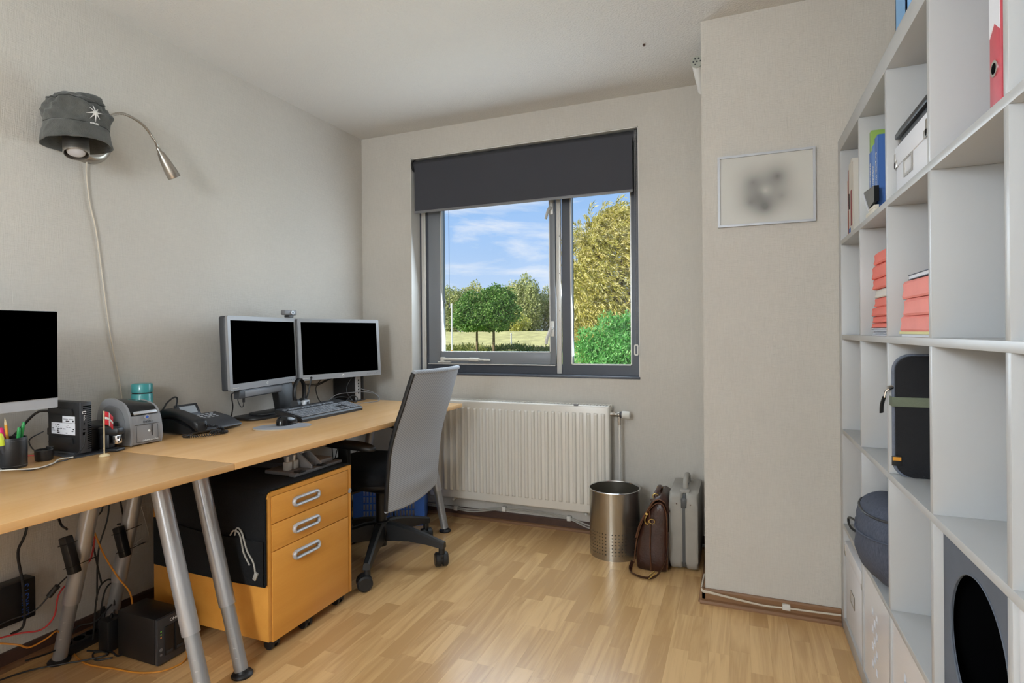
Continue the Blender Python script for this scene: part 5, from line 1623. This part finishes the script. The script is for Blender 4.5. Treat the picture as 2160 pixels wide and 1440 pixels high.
tangle = [
 ([(-2.19, 2.42, .852), (-2.20, 2.52, .845), (-2.20, 2.60, .862), (-2.19, 2.66, .875)], .0035, 'thick black cable strung beneath the right monitor'),
 ([(-2.20, 2.44, .842), (-2.21, 2.53, .836), (-2.21, 2.61, .855), (-2.20, 2.67, .873)], .0028, 'second black cable strung beneath the right monitor'),
 ([(-2.23, 2.585, .865), (-2.245, 2.56, .82), (-2.245, 2.575, .76), (-2.24, 2.60, .7245)], .0026, 'dark cable hanging to the desk left of the tangle'),
 ([(-2.13, 2.735, .868), (-2.15, 2.715, .82), (-2.14, 2.70, .78), (-2.12, 2.72, .735), (-2.10, 2.71, .7235)], .0026, 'dark cable hanging down into the tangle behind the keyboard'),
 ([(-2.12, 2.44, .7225), (-2.15, 2.52, .735), (-2.15, 2.62, .775), (-2.11, 2.72, .78), (-2.085, 2.80, .775), (-2.03, 2.83, .760), (-2.0, 2.82, .7235), (-2.02, 2.74, .7225)], .002, 'thin grey cable arching across the tangle to the desk edge'),
 ([(-2.17, 2.55, .7235), (-2.19, 2.62, .745), (-2.18, 2.70, .755), (-2.15, 2.735, .738), (-2.16, 2.68, .7245), (-2.18, 2.60, .7245)], .0034, 'coiled black cable lying behind the keyboard'),
 ([(-2.13, 2.66, .7245), (-2.12, 2.72, .76), (-2.10, 2.745, .745), (-2.09, 2.72, .7245), (-2.11, 2.68, .738), (-2.12, 2.65, .7245)], .0026, 'small loop of cable beside the slim computer'),
 ([(-2.10, 2.765, .80), (-2.05, 2.82, .775), (-2.02, 2.845, .745), (-2.00, 2.80, .7235), (-2.03, 2.70, .7235), (-2.03, 2.56, .7235)], .0019, 'thin cable from the slim computer curling round its foot')]
for pts, r, lb in tangle:
    cable('cable', pts, r, 'grey_plastic' if 'grey' in lb or 'thin cable' in lb else 'black_cable', lb, 'cable tangle behind the keyboard')

# ================================================================== UNDER THE DESKS
rt = thing('router', 'black network box with blue lettering fixed low on the left wall', 'router', (-2.31, 1.06, .165))
MB().box(.003, .060, -.13, .118, 0, .135, .004).done('case', 'black_plastic', rt)
text('lettering', 'LINKSYS', .030, 'blue_print', axes((.0605, .088, .066), (0, 0, 1), (0, -1, 0)), rt)
b = MB()
for k in range(5): b.box(.018, .046, -.11 + k * .03, -.09 + k * .03, -.0015, .0)
b.done('port', 'void_black', rt, False)
na = thing('network_storage', 'black two-bay network storage cube on the floor under the desk', 'storage drive', (-1.925, 1.362, 0))
MB().box(-.108, .080, -.052, .052, .004, .160, .004).box(-.09, .06, -.045, -.03, 0, .004).box(-.09, .06, .03, .045, 0, .004).done('case', 'black_plastic', na)
MB().box(.0805, .095, -.052, .052, .004, .160, .004).done('front_frame', 'dark_grey_plastic', na)
for yy in (-.012, .026):
    bay = MB().box(.0952, .100, yy - .016, yy + .016, .030, .128, .002).done('drive_bay', 'black_plastic', na)
    MB().box(.1002, .102, yy - .012, yy + .012, .034, .044, .001).done('bay_latch', 'dark_grey_plastic', bay)
text('lettering', 'QNAP', .014, 'white_thread', axes((.0956, .012, .142), (0, 1, 0), (0, 0, 1)), na)
for zz, m_ in ((.115, 'led_green'), (.105, 'led_green'), (.095, 'led_orange')):
    MB().box(.0952, .0962, -.041, -.038, zz, zz + .0025).done('status_light', m_, na, False)
MB().cyl((.095, -.040, .055), (.0965, -.040, .055), .0055, seg=18).cyl((.095, -.040, .038), (.0965, -.040, .038), .004, seg=16).done('button', 'grey_plastic', na)
def brick(lab, c, sx, sy, sz, rx, ry, rz):
    p = thing('power_brick', lab, 'power adapter', c)
    p.rotation_euler = (rx, ry, rz)
    MB().box(-sx, sx, -sy, sy, -sz, sz, .005).done('housing', 'black_plastic', p)
    for q in (-.6, .6):
        MB().tube([(-sx - .002, -sy - .002, q * sz), (sx + .002, -sy - .002, q * sz), (sx + .010, sy + .055, q * sz), (-sx - .030, sy + .055, q * sz)], .0014, 6, 0, closed=True).done('cable_tie', 'black_cable', p)
    return p
brick('black power brick strapped to the rear leg of the near desk', (-2.045, 1.168, .405), .016, .014, .062, 0, -.30, .2)
brick('black power brick strapped to the rear leg of the window desk', (-2.060, 1.345, .385), .015, .014, .055, 0, -.28, .2)
cable('cable', [(-2.12, 1.291, .416), (-2.12, 1.284, .369), (-2.115, 1.266, .333), (-2.125, 1.213, .289), (-2.13, 1.181, .254), (-2.13, 1.167, .189), (-2.14, 1.135, .158), (-2.17, 1.088, .163), (-2.235, 1.044, .150)], .0028, 'red_cable', 'red network cable hanging beneath the near desk')
cable('cable', [(-2.105, 1.275, .45), (-2.09, 1.302, .35), (-2.08, 1.342, .258), (-2.06, 1.372, .19), (-2.05, 1.378, .12)], .0028, 'orange_cable', 'orange cable running down towards the storage cube')
cable('cable', [(-2.235, 1.03, .15), (-2.15, 1.072, .139), (-2.145, 1.103, .115), (-2.14, 1.151, .121), (-2.145, 1.185, .127), (-2.20, 1.24, .05), (-2.20, 1.262, .006), (-2.133, 1.243, .004), (-2.058, 1.234, .004), (-1.96, 1.25, .004), (-1.864, 1.264, .004), (-1.797, 1.298, .004), (-1.775, 1.35, .004), (-1.792, 1.389, .004), (-1.808, 1.40, .012)], .0028, 'orange_cable', 'orange cable lying on the floor round the storage cube')
cable('cable', [(-2.285, 1.20, .68), (-2.285, 1.17, .461), (-2.28, 1.142, .39), (-2.24, 1.135, .29), (-2.235, 1.135, .16), (-2.24, 1.10, .14)], .0042, 'black_cable', 'black cable dropping down the wall in front of the network box')
cable('cable', [(-2.20, 1.19, .69), (-2.16, 1.20, .50), (-2.09, 1.185, .478)], .0036, 'black_cable', 'black lead entering the top of the near power brick')
fc_ = thing('cable', 'thin black lead with ferrite lump below the near power brick', 'cable')
MB().tube([(-2.05, 1.160, .335), (-2.10, 1.165, .30), (-2.12, 1.15, .27), (-2.14, 1.115, .229), (-2.20, 1.076, .205), (-2.24, 1.04, .18)], .0024, 8, 6).done('cord', 'black_cable', fc_)
MB().cyl((-2.105, 1.164, .295), (-2.122, 1.148, .265), .009, seg=14).done('ferrite', 'black_plastic', fc_)
ps = thing('power_strip', 'black power strip on the floor by the left wall', 'power strip', (-2.215, 1.31, 0), .05)
MB().box(-.028, .028, -.085, .10, .0, .036, .005).done('housing', 'black_plastic', ps)
b = MB()
for k in range(4): b.cyl((0, -.06 + k * .042, .0355), (0, -.06 + k * .042, .0368), .017, seg=20)
b.done('socket', 'void_black', ps)
for i, (x_, y_, z_, s_) in enumerate(((-2.105, 1.335, .0, (.028, .030, .11)), (-2.215, 1.375, .0372, (.022, .020, .06)))):
    ad = thing('plug_adapter', ('large black plug adapter standing on the floor by the storage cube', 'black plug adapter sitting on the power strip')[i], 'power adapter', (x_, y_, z_), .3 * i)
    MB().box(-s_[0], s_[0], -s_[1], s_[1], 0, s_[2], .006).done('housing', 'black_plastic', ad)
    MB().cyl((0, 0, s_[2] - .0005), (.004, 0, s_[2] + .015), .006, .004, 12).done('strain_relief', 'black_cable', ad)
for i, pts in enumerate((
  [(-2.15, 1.300, .04), (-2.15, 1.315, .191), (-2.15, 1.343, .231), (-2.145, 1.370, .215), (-2.145, 1.372, .13)],
  [(-2.17, 1.33, .06), (-2.17, 1.352, .18), (-2.165, 1.378, .205), (-2.16, 1.392, .15), (-2.15, 1.372, .10)],
  [(-2.16, 1.10, .07), (-2.17, 1.20, .055), (-2.17, 1.26, .10), (-2.15, 1.306, .10), (-2.14, 1.36, .14)],
  [(-2.23, 1.00, .02), (-2.20, 1.12, .015), (-2.14, 1.20, .01), (-2.10, 1.24, .008), (-2.06, 1.29, .008), (-2.09, 1.30, .008), (-2.15, 1.28, .010)],
  [(-2.03, 1.29, .005), (-2.07, 1.26, .005), (-2.12, 1.285, .006), (-2.07, 1.31, .007), (-2.02, 1.305, .005), (-2.03, 1.36, .005)],
  [(-2.19, 1.39, .69), (-2.15, 1.40, .50), (-2.11, 1.385, .44), (-2.09, 1.350, .442)],
  [(-2.18, 1.34, .69), (-2.17, 1.35, .50), (-2.185, 1.317, .44), (-2.175, 1.33, .30), (-2.165, 1.34, .22)],
  [(-2.23, 1.42, .66), (-2.22, 1.40, .45), (-2.23, 1.37, .32), (-2.225, 1.36, .14)])):
    cable('cable', pts, .003, 'black_cable', ['black cable standing in a loop over the power strip', 'second black loop just right of the first over the power strip', 'black cable snaking sideways above the floor by the power strip', 'black cable along the floor behind the near desk leg', 'black cable ring lying flat on the floor by the storage cube', 'black lead entering the top of the far power brick', 'black cable hanging behind the far power brick', 'black cable against the wall left of the pedestal'][i], 'black cables under the desks')
cable('cable', [(-2.30, 1.56, .66), (-2.30, 1.575, .456), (-2.302, 1.595, .372), (-2.302, 1.613, .291), (-2.302, 1.59, .284), (-2.302, 1.563, .272), (-2.302, 1.58, .255), (-2.302, 1.61, .258)], .002, 'white_cable', 'thin white cable with a small loop on the wall beside the pedestal')
for i, pts in enumerate(([(-2.2, 2.62, .69), (-2.2, 2.637, .489), (-2.21, 2.66, .34), (-2.24, 2.70, .10)], [(-2.22, 2.71, .69), (-2.2, 2.70, .50), (-2.20, 2.66, .38), (-2.22, 2.62, .1)], [(-2.2, 2.76, .69), (-2.2, 2.73, .48), (-2.2, 2.745, .313), (-2.23, 2.78, .1)], [(-2.14, 2.68, .69), (-2.16, 2.72, .45), (-2.17, 2.80, .40), (-2.15, 2.84, .44), (-2.15, 2.80, .47)])):
    cable('cable', pts, .0028, 'black_cable', ['black cable hanging under the window desk, leftmost of four', 'black cable crossing behind the leftmost hanging one', 'straight black cable hanging nearest the far rear leg', 'black cable curled round the far rear desk leg'][i], 'cables hanging under the window desk')

# blue crate
cr_ = thing('plastic_crate', 'blue slotted plastic crate on the floor behind the chair', 'crate', (-1.955, 2.88, 0), .46)
CW, CD, CH = .205, .13, .27
b = MB()
zs = [.025, .053, .060, .094, .101, .135, .142, .176, .183, .217, .24]
nx = 16
x0c, dxc = -.150, .0188
b.box(-CW, x0c, -CD, -CD + .004, 0, CH).box(-x0c, CW, -CD, -CD + .004, 0, CH)
for a, c in ((0, .060), (.094, .101), (.135, .142), (.176, .183), (.217, CH)):
    b.box(x0c, -x0c, -CD, -CD + .004, a, c)
for k in range(nx + 1):
    xx = x0c + k * .3 / nx
    b.box(xx - .0038, xx + .0038, -CD + .0002, -CD + .0038, .055, .22)
b.done('front_wall', 'blue_plastic', cr_, False)
MB().box(-CW, -CW + .004, -CD + .004, CD, 0, CH).done('side_wall', 'blue_plastic', cr_, False)
MB().box(CW - .004, CW, -CD + .004, CD, 0, CH).done('side_wall', 'blue_plastic', cr_, False)
MB().box(-CW + .004, CW - .004, CD - .004, CD, 0, CH).done('rear_wall', 'blue_plastic', cr_, False)
MB().box(-CW + .004, CW - .004, -CD + .004, CD - .004, 0.002, .008).done('crate_floor', 'blue_plastic', cr_, False)
MB().ring(rrect(CW * 2 + .016, CD * 2 + .016, .01, 3), rrect(CW * 2 - .008, CD * 2 - .008, .006, 3), CH - .012, CH).done('rim', 'blue_plastic', cr_, False)
def inbox(nm, lab, cat, a, m_, rz=0):
    q = thing(nm, lab, cat, (-1.955, 2.88, 0), .46)
    M = Matrix.Translation(((a[0] + a[1]) / 2, (a[2] + a[3]) / 2, 0)) @ rotm(0, 0, rz)
    sx_, sy_ = (a[1] - a[0]) / 2, (a[3] - a[2]) / 2
    MB().box(-sx_, sx_, -sy_, sy_, a[4], a[5], .002, M).done('cover', m_, q)
    MB().box(-sx_ + .003, sx_ - .001, -sy_ + .003, sy_ - .003, a[5] + .0002, a[5] + .006, 0, M).done('page_block', 'paper_white', q, False)
inbox('paper_bundle', 'white paper bundle inside the left part of the crate', 'papers', (-.19, .02, -.115, .10, .0085, .20), 'paper_white')
inbox('paper_bundle', 'white paper bundle inside the right part of the crate', 'papers', (.03, .19, -.115, .10, .0085, .165), 'paper_white')
inbox('red_booklet', 'red booklet on the papers in the right part of the crate', 'booklet', (.05, .18, -.11, .08, .172, .190), 'red_print', .03)

# ================================================================== BIN, LEATHER BAG, CASE
wb = thing('waste_bin', 'brushed metal waste bin with punched holes beside the radiator', 'waste bin', (-.596, 2.853, 0))
RB, HB = .126, .330
b = MB()
nc = 48
us, zs = [], []
for k in range(nc):
    a = 2 * PI * k / nc; us += [a, a + 2 * PI / nc - .0052 / RB]
zs = [0]
for k in range(7): zs += [.028 + k * .0165, .028 + k * .0165 + .0052]
zs += [.18, .27, HB]
vs = [[b.bm.verts.new((RB * math.cos(a), RB * math.sin(a), zz)) for a in us] for zz in zs]
R = random.Random(4)
for j in range(len(zs) - 1):
    for i in range(len(us)):
        hole = (i % 2 == 1) and (j % 2 == 1) and j < 14 and (i // 2) % 24 not in (17, 18)
        if hole: continue
        k = (i + 1) % len(us)
        b.bm.faces.new((vs[j][i], vs[j][k], vs[j + 1][k], vs[j + 1][i]))
bin_m = mat('bin_steel', 'aaa499', .27, metal=.92, nscale=7, namt=.10, bscale=60, bamt=.03)
o = b.done('shell', 'bin_steel', wb, True, 60)
MB().tube([(RB * math.cos(2 * PI * k / 64), RB * math.sin(2 * PI * k / 64), HB) for k in range(64)], .0035, 8, 0, closed=True).done('rim', 'chrome', wb)
MB().cyl((0, 0, .006), (0, 0, .009), RB - .0015, seg=48).done('bin_floor', 'bin_steel', wb)
a_ = -1.62
MB().box(-.0008, .0012, -.006, .006, .004, HB - .003, 0, rotm(0, 0, a_) @ Matrix.Translation((RB, 0, 0))).done('seam', 'bin_steel', wb, False)

lb_ = thing('leather_satchel', 'worn dark brown leather satchel leaning beside the metal bin', 'bag', (-.385, 2.83, 0), 0)
def sec(yy, k):
    """cross-section of the leaning bag at depth yy: wide at the bottom, narrow folded top"""
    return [(-.078, .004), (-.066, .0), (.060, .0), (.074, .008), (.072, .11), (.070, .20), (.072, .275), (.062, .320), (.040, .332), (.018, .330), (-.010, .290), (-.042, .235), (-.066, .16), (-.082, .07)]
b = MB()
secs = []
for yy, sc_ in ((-.150, .90), (-.142, .97), (-.10, 1.0), (0, 1.0), (.05, 1.0), (.082, .97), (.090, .9)):
    S = []
    for (px, pz) in sec(yy, 0):
        S.append(b.bm.verts.new(Vector((.0 + px * sc_ + noise.noise(Vector((px * 9, yy * 9, pz * 9))) * .006, yy, max(0.0, pz * (sc_ * .35 + .65) + (noise.noise(Vector((px * 8, yy * 7, pz * 7 + 3))) * .006 if pz > .02 else 0))))))
    secs.append(S)
n = len(secs[0])
for A, B in zip(secs[:-1], secs[1:]):
    for i in range(n): b.bm.faces.new((A[i], A[(i + 1) % n], B[(i + 1) % n], B[i]))
b.bm.faces.new(secs[0][::-1]); b.bm.faces.new(secs[-1])
bd = b.done('bag_body', 'leather', lb_, True, 60)
sm = bd.modifiers.new('sub', 'SUBSURF'); sm.levels = 1; sm.render_levels = 1
edge = [(-.083, -.150, .03), (-.074, -.151, .12), (-.055, -.151, .20), (-.030, -.152, .26), (.0, -.152, .305), (.028, -.152, .325), (.055, -.152, .315), (.068, -.152, .26), (.069, -.152, .15), (.068, -.151, .02)]
MB().tube(edge, .003, 8, 5).done('edge_piping', 'leather_edge', lb_)
MB().tube([(-.01, -.153, .285), (-.006, -.156, .20), (-.008, -.156, .10), (-.004, -.154, .008)], .003, 8, 5).done('gusset_fold', 'leather_edge', lb_)
# flap folded over the top
fl_ = [(-.070, .15), (-.050, .215), (-.016, .282), (.016, .330), (.040, .340), (.066, .326), (.080, .275)]
V = MB()
r0_ = [V.bm.verts.new((p[0] - .004, -.156, p[1] + .004)) for p in fl_]; r1_ = [V.bm.verts.new((p[0] - .004, .094, p[1] + .004)) for p in fl_]
for i in range(len(fl_) - 1): V.bm.faces.new((r0_[i], r0_[i + 1], r1_[i + 1], r1_[i]))
q = V.done('flap', 'leather', lb_, True, 60); sm = q.modifiers.new('s', 'SOLIDIFY'); sm.thickness = .004; sm.offset = 0
MB().tube([(-.074, -.158, .155), (-.054, -.158, .219), (-.020, -.158, .286), (.012, -.158, .334), (.037, -.158, .345), (.063, -.158, .331)], .0035, 8, 4).done('flap_edge', 'leather_edge', lb_)
MB().tube([(.010, -.085, .334), (.012, -.07, .352), (.018, -.02, .362), (.018, .02, .362), (.012, .05, .352), (.010, .060, .334)], .006, 8, 5, flat=(.011, .005)).done('carry_handle', 'leather', lb_)
for yy in (-.088, .062):
    MB().tube([(.010 + .014 * math.cos(k * PI / 5), yy, .338 + .012 * math.sin(k * PI / 5)) for k in range(10)], .0022, 6, 0, closed=True).done('handle_ring', 'brass', lb_)
    MB().box(-.012, .022, yy - .024, yy - .006, .322, .3265, .001, None).done('handle_tab', 'leather', lb_)
MB().tube([(-.024, -.158, .262), (-.030, -.162, .245), (-.026, -.163, .228), (-.016, -.162, .226), (-.013, -.161, .240)], .003, 8, 5).cyl((-.022, -.156, .272), (-.022, -.163, .272), .006, seg=14).done('snap_hook', 'brass', lb_)
MB().tube([(.002 + .013 * math.cos(k * PI / 6), -.161, .240 + .011 * math.sin(k * PI / 6)) for k in range(12)], .002, 6, 0, closed=True).done('d_ring', 'brass', lb_)
st_ = MB().tube([(.076, -.158, .20), (.074, -.166, .13), (.062, -.180, .07), (.035, -.21, .020), (.005, -.235, .008), (-.04, -.235, .006), (-.085, -.205, .006), (-.098, -.165, .012), (-.090, -.150, .04)], .006, 8, 6, flat=(.0025, .012)).done('shoulder_strap', 'leather', lb_)
MB().tube([(.0, -.252, .010), (.028, -.236, .034), (.018, -.205, .030), (-.006, -.222, .008)], .0028, 8, 0, closed=True).done('strap_buckle', 'brass', st_)

hc = thing('hard_case', 'grey hard-shell attache case standing in the corner by the column', 'case', (-.2455, 2.905, 0), 0)
M = axes((0, 0, 0), (0, 1, 0), (0, 0, 1))          # local x along y, y up, z = +x
for (a, c) in ((-.067, -.007), (.007, .062)):
    MB().prism(rrect(.36, .355, .045, 6, 0, .183), a, c, M, .014, 3).done('half_shell', 'case_grey', hc)
MB().prism(rrect(.352, .345, .040, 6, 0, .183), -.0068, .0068, M).done('joint_band', 'case_trim', hc, True, 30)
MB().tube([(.0, -.085, .352), (.0, -.075, .385), (.0, -.05, .405), (.0, .0, .410), (.0, .05, .405), (.0, .075, .385), (.0, .085, .352)], .011, 10, 6, flat=(.012, .010)).done('handle', 'case_grey', hc)
for yy in (-.105, .105):
    MB().box(-.024, .024, yy - .022, yy + .022, .352, .368, .005).done('handle_mount', 'case_grey', hc)
MB().box(-.012, .012, -.184, -.170, .30, .345, .003).done('latch', 'case_trim', hc)
for xx in (-.032, .030):
    MB().cyl((xx, -.1815, .318), (xx, -.1795, .318), .003, seg=10).done('rivet', 'dark_brown', hc)

# ================================================================== WALL LAMP WITH HAT
wl_ = thing('wall_lamp', 'brushed steel wall lamp with spot head and gooseneck reading arm', 'lamp', (XL + .0005, 1.385, 1.872))
Mx = axes((0, 0, 0), (0, 1, 0), (0, 0, 1))         # z out of the wall (+X)
MB().lathe([(0, 0), (.088, 0), (.0885, .006), (.084, .022), (.070, .036), (.064, .037), (0, .036)], 40, Mx).done('wall_plate', 'brushed_steel', wl_)
MB().lathe([(.010, .036), (.010, .042), (.004, .044), (0, .044)], 16, Mx @ Matrix.Translation((.030, -.022, 0))).done('switch', 'chrome', wl_)
o0 = Vector((XL, 1.385, 1.872))
p_top = Vector((-2.205, 1.287, 1.862)) - o0; p_bot = Vector((-2.172, 1.271, 1.768)) - o0
dq = (p_bot - p_top).to_track_quat('Z', 'Y').to_matrix().to_4x4(); dq.translation = p_top
L_ = (p_bot - p_top).length
sh = MB().lathe([(0, 0), (.020, .0), (.034, .010), (.039, .028), (.039, L_ - .006), (.0375, L_), (.0355, L_), (.0355, .03), (0, .028)], 36, dq).done('spot_head', 'brushed_steel', wl_)
MB().lathe([(0, L_ - .004 + .004), (.012, L_ - .0005), (.026, L_ - .006), (.0305, L_ - .016), (.024, L_ - .040), (0, L_ - .05)], 28, dq).done('bulb', 'bulb_glass', sh)
b = MB()
for a in range(10):
    for k in range(4 if a % 2 == 0 else 2):
        t_ = a * 2 * PI / 10
        b.cyl(dq @ Vector((.0388 * math.cos(t_), .0388 * math.sin(t_), .030 + k * .008 + (.006 if a % 2 else 0))), dq @ Vector((.0394 * math.cos(t_), .0394 * math.sin(t_), .030 + k * .008 + (.006 if a % 2 else 0))), .0013, seg=6)
stuff(b.done('vent_hole', 'void_black', sh))
MB().tube([(.035, -.03, .01), (.06, -.06, .0), (p_top.x, p_top.y, p_top.z + .0)], .008, 10, 5).done('spot_arm', 'brushed_steel', wl_)
gp = [(-2.275, 1.385, 1.89), (-2.22, 1.37, 1.935), (-2.2, 1.398, 1.952), (-2.2, 1.455, 1.981), (-2.2, 1.529, 1.966), (-2.2, 1.578, 1.919), (-2.2, 1.596, 1.885)]
pts = smooth_pts([Vector(p) - o0 for p in gp], 26)
MB().tube(pts, lambda t: .0052 + .0007 * math.sin(t * 330), 10, 0).done('gooseneck', 'brushed_steel', wl_)
h0, h1 = Vector((-2.2, 1.594, 1.888)) - o0, Vector((-2.192, 1.659, 1.785)) - o0
dq = (h1 - h0).to_track_quat('Z', 'Y').to_matrix().to_4x4(); dq.translation = h0
L_ = (h1 - h0).length
rh = MB().lathe([(0, -.004), (.0065, -.004), (.008, .012), (.013, .020), (.019, .05), (.0235, .09), (.0252, L_ - .004), (.0245, L_), (.022, L_), (.021, L_ - .012), (0, L_ - .012)], 32, dq).done('reading_head', 'brushed_steel', wl_)
MB().lathe([(0, L_ - .010), (.019, L_ - .010), (.020, L_ + .0015), (0, L_ + .002)], 24, dq).done('reading_lens', 'bulb_glass', rh)
b = MB()
for k in range(5):
    q0 = dq @ Vector((.0165 + k * .0014, -.004 - .0022 * k, .035 + k * .013)); 
    b.sphere(q0, .0013, 6)
stuff(b.done('vent_hole', 'void_black', rh))
cable('lamp_cord', [(-2.300, 1.382, 1.787), (-2.305, 1.384, 1.74), (-2.306, 1.396, 1.631), (-2.306, 1.421, 1.507), (-2.306, 1.463, 1.158), (-2.306, 1.505, .92), (-2.306, 1.515, .80), (-2.306, 1.52, .66)], .0026, 'cream_cable', 'cream lamp cord hanging down the left wall', None, 8, 8, 'cord')

# bucket hat hung over the lamp
HCx, HCy = -2.192, 1.285
PH0 = math.atan2(-HCy, -HCx)                     # direction towards the room (camera side)
def hatS(phi, t):
    """t 0 = brim edge, .30 = head band, 1 = crown top"""
    d = phi - PH0
    arch = math.cos(d)                            # front +1, back -1
    if t < .30:
        k = t / .30
        r = .103 - .009 * k + .003 * math.sin(5 * phi + 1)
        z = 1.806 + .062 * k + (.006 * math.sin(d) + .004 * arch) * (1 - k)
    else:
        k = (t - .30) / .70
        ang = min(1, k) * PI / 2
        r = .094 * math.cos(ang) ** .40 + .006 * math.sin(ang * 2)
        z = 1.868 + .124 * math.sin(ang) ** 1.05
        z -= .012 * math.sin(ang * 2) * (.5 + .5 * arch)
        z += .010 * math.sin(ang) * math.cos(d - 2.4)
    x, y = r * math.cos(phi), r * math.sin(phi)
    p = Vector((x, y, z))
    q = Vector((x * 13, y * 13, z * 16))
    amp = .006 + (.014 if t > .30 else 0) * min(1, max(0, (t - .30) / .15))
    f = noise.noise(q) * amp * .8 + (abs(noise.noise(q * 1.9)) - .2) * -amp * .8 + noise.noise(q * 4.5) * amp * .25
    # a slouching horizontal fold round the crown
    if t > .36: f += .007 * min(1, (t - .36) / .1) * math.sin((z - 1.90) * 62 + 2.6 * math.sin(phi * 2 + 1) + 3 * noise.noise(q * .5)) * math.cos(min(1, (t - .3) / .7) * PI / 2)
    rr = math.hypot(x, y) + 1e-6
    p.x += x / rr * f; p.y += y / rr * f; p.z += f * .35
    p.x = max(p.x, -.1155)
    return p
ht = thing('bucket_hat', 'faded grey bucket hat with white star hung over the wall lamp', 'hat', (HCx, HCy, 0))
b = MB().grid(lambda u, v: hatS(u * 2 * PI, .30 + v * .699), 72, 30, True)
b.bm.verts.ensure_lookup_table()
b.bm.faces.new(list(b.bm.verts[-72:]))
cw = b.done('crown', 'hat_cloth', ht, True, 75)
br = MB().grid(lambda u, v: hatS(u * 2 * PI, v * .30), 72, 10, True).done('brim', 'hat_cloth', ht, True, 75)
sm = br.modifiers.new('s', 'SOLIDIFY'); sm.thickness = .0025; sm.offset = 1
b = MB()
for k in range(6):
    tt = .02 + k * .05
    b.tube([hatS(i / 60 * 2 * PI, tt) * 1.0 + Vector((math.cos(i / 60 * 2 * PI), math.sin(i / 60 * 2 * PI), .3)) * .0006 for i in range(60)], .0007, 4, 0, closed=True)
stuff(b.done('brim_stitching', 'hat_cloth_dark', br))
b = MB()
b.tube([hatS(i / 60 * 2 * PI, .31) + Vector((math.cos(i / 60 * 2 * PI), math.sin(i / 60 * 2 * PI), 0)) * .0008 for i in range(60)], .0013, 5, 0, closed=True)
b.tube([hatS(i / 60 * 2 * PI, .70) + Vector((math.cos(i / 60 * 2 * PI), math.sin(i / 60 * 2 * PI), .4)) * .0008 for i in range(60)], .0016, 5, 0, closed=True)
b.done('crown_seam', 'hat_cloth_dark', cw)
def on_hat(a, c, off=.006):
    """a: metres to the right, c: metres up from the emblem centre"""
    phi = PH0 + .52 + a / .10
    t = .47 + c / .19
    p = hatS(phi, t)
    return p + Vector((math.cos(phi), math.sin(phi), .25)) * off
b = MB()
for k in range(8):
    a = k * PI / 4 + .12
    L_ = .027 if k % 2 == 0 else .023
    tip = on_hat(L_ * math.cos(a), L_ * math.sin(a))
    s1 = on_hat(.0062 * math.cos(a + .42), .0062 * math.sin(a + .42), .006); s2 = on_hat(.0062 * math.cos(a - .42), .0062 * math.sin(a - .42), .006)
    cc_ = on_hat(0, 0, .0064)
    b.poly([cc_, s2, tip, s1])
R = random.Random(9)
for k in range(9):
    x_ = -.014 + k * .0030
    b.poly([on_hat(x_, -.036), on_hat(x_ + .0022, -.036), on_hat(x_ + .0022, -.036 + -.0 + R.uniform(.004, .008)), on_hat(x_, -.036 + R.uniform(.004, .008))])
q = b.done('star_emblem', 'white_thread', cw, False); sm = q.modifiers.new('s', 'SOLIDIFY'); sm.thickness = .0008
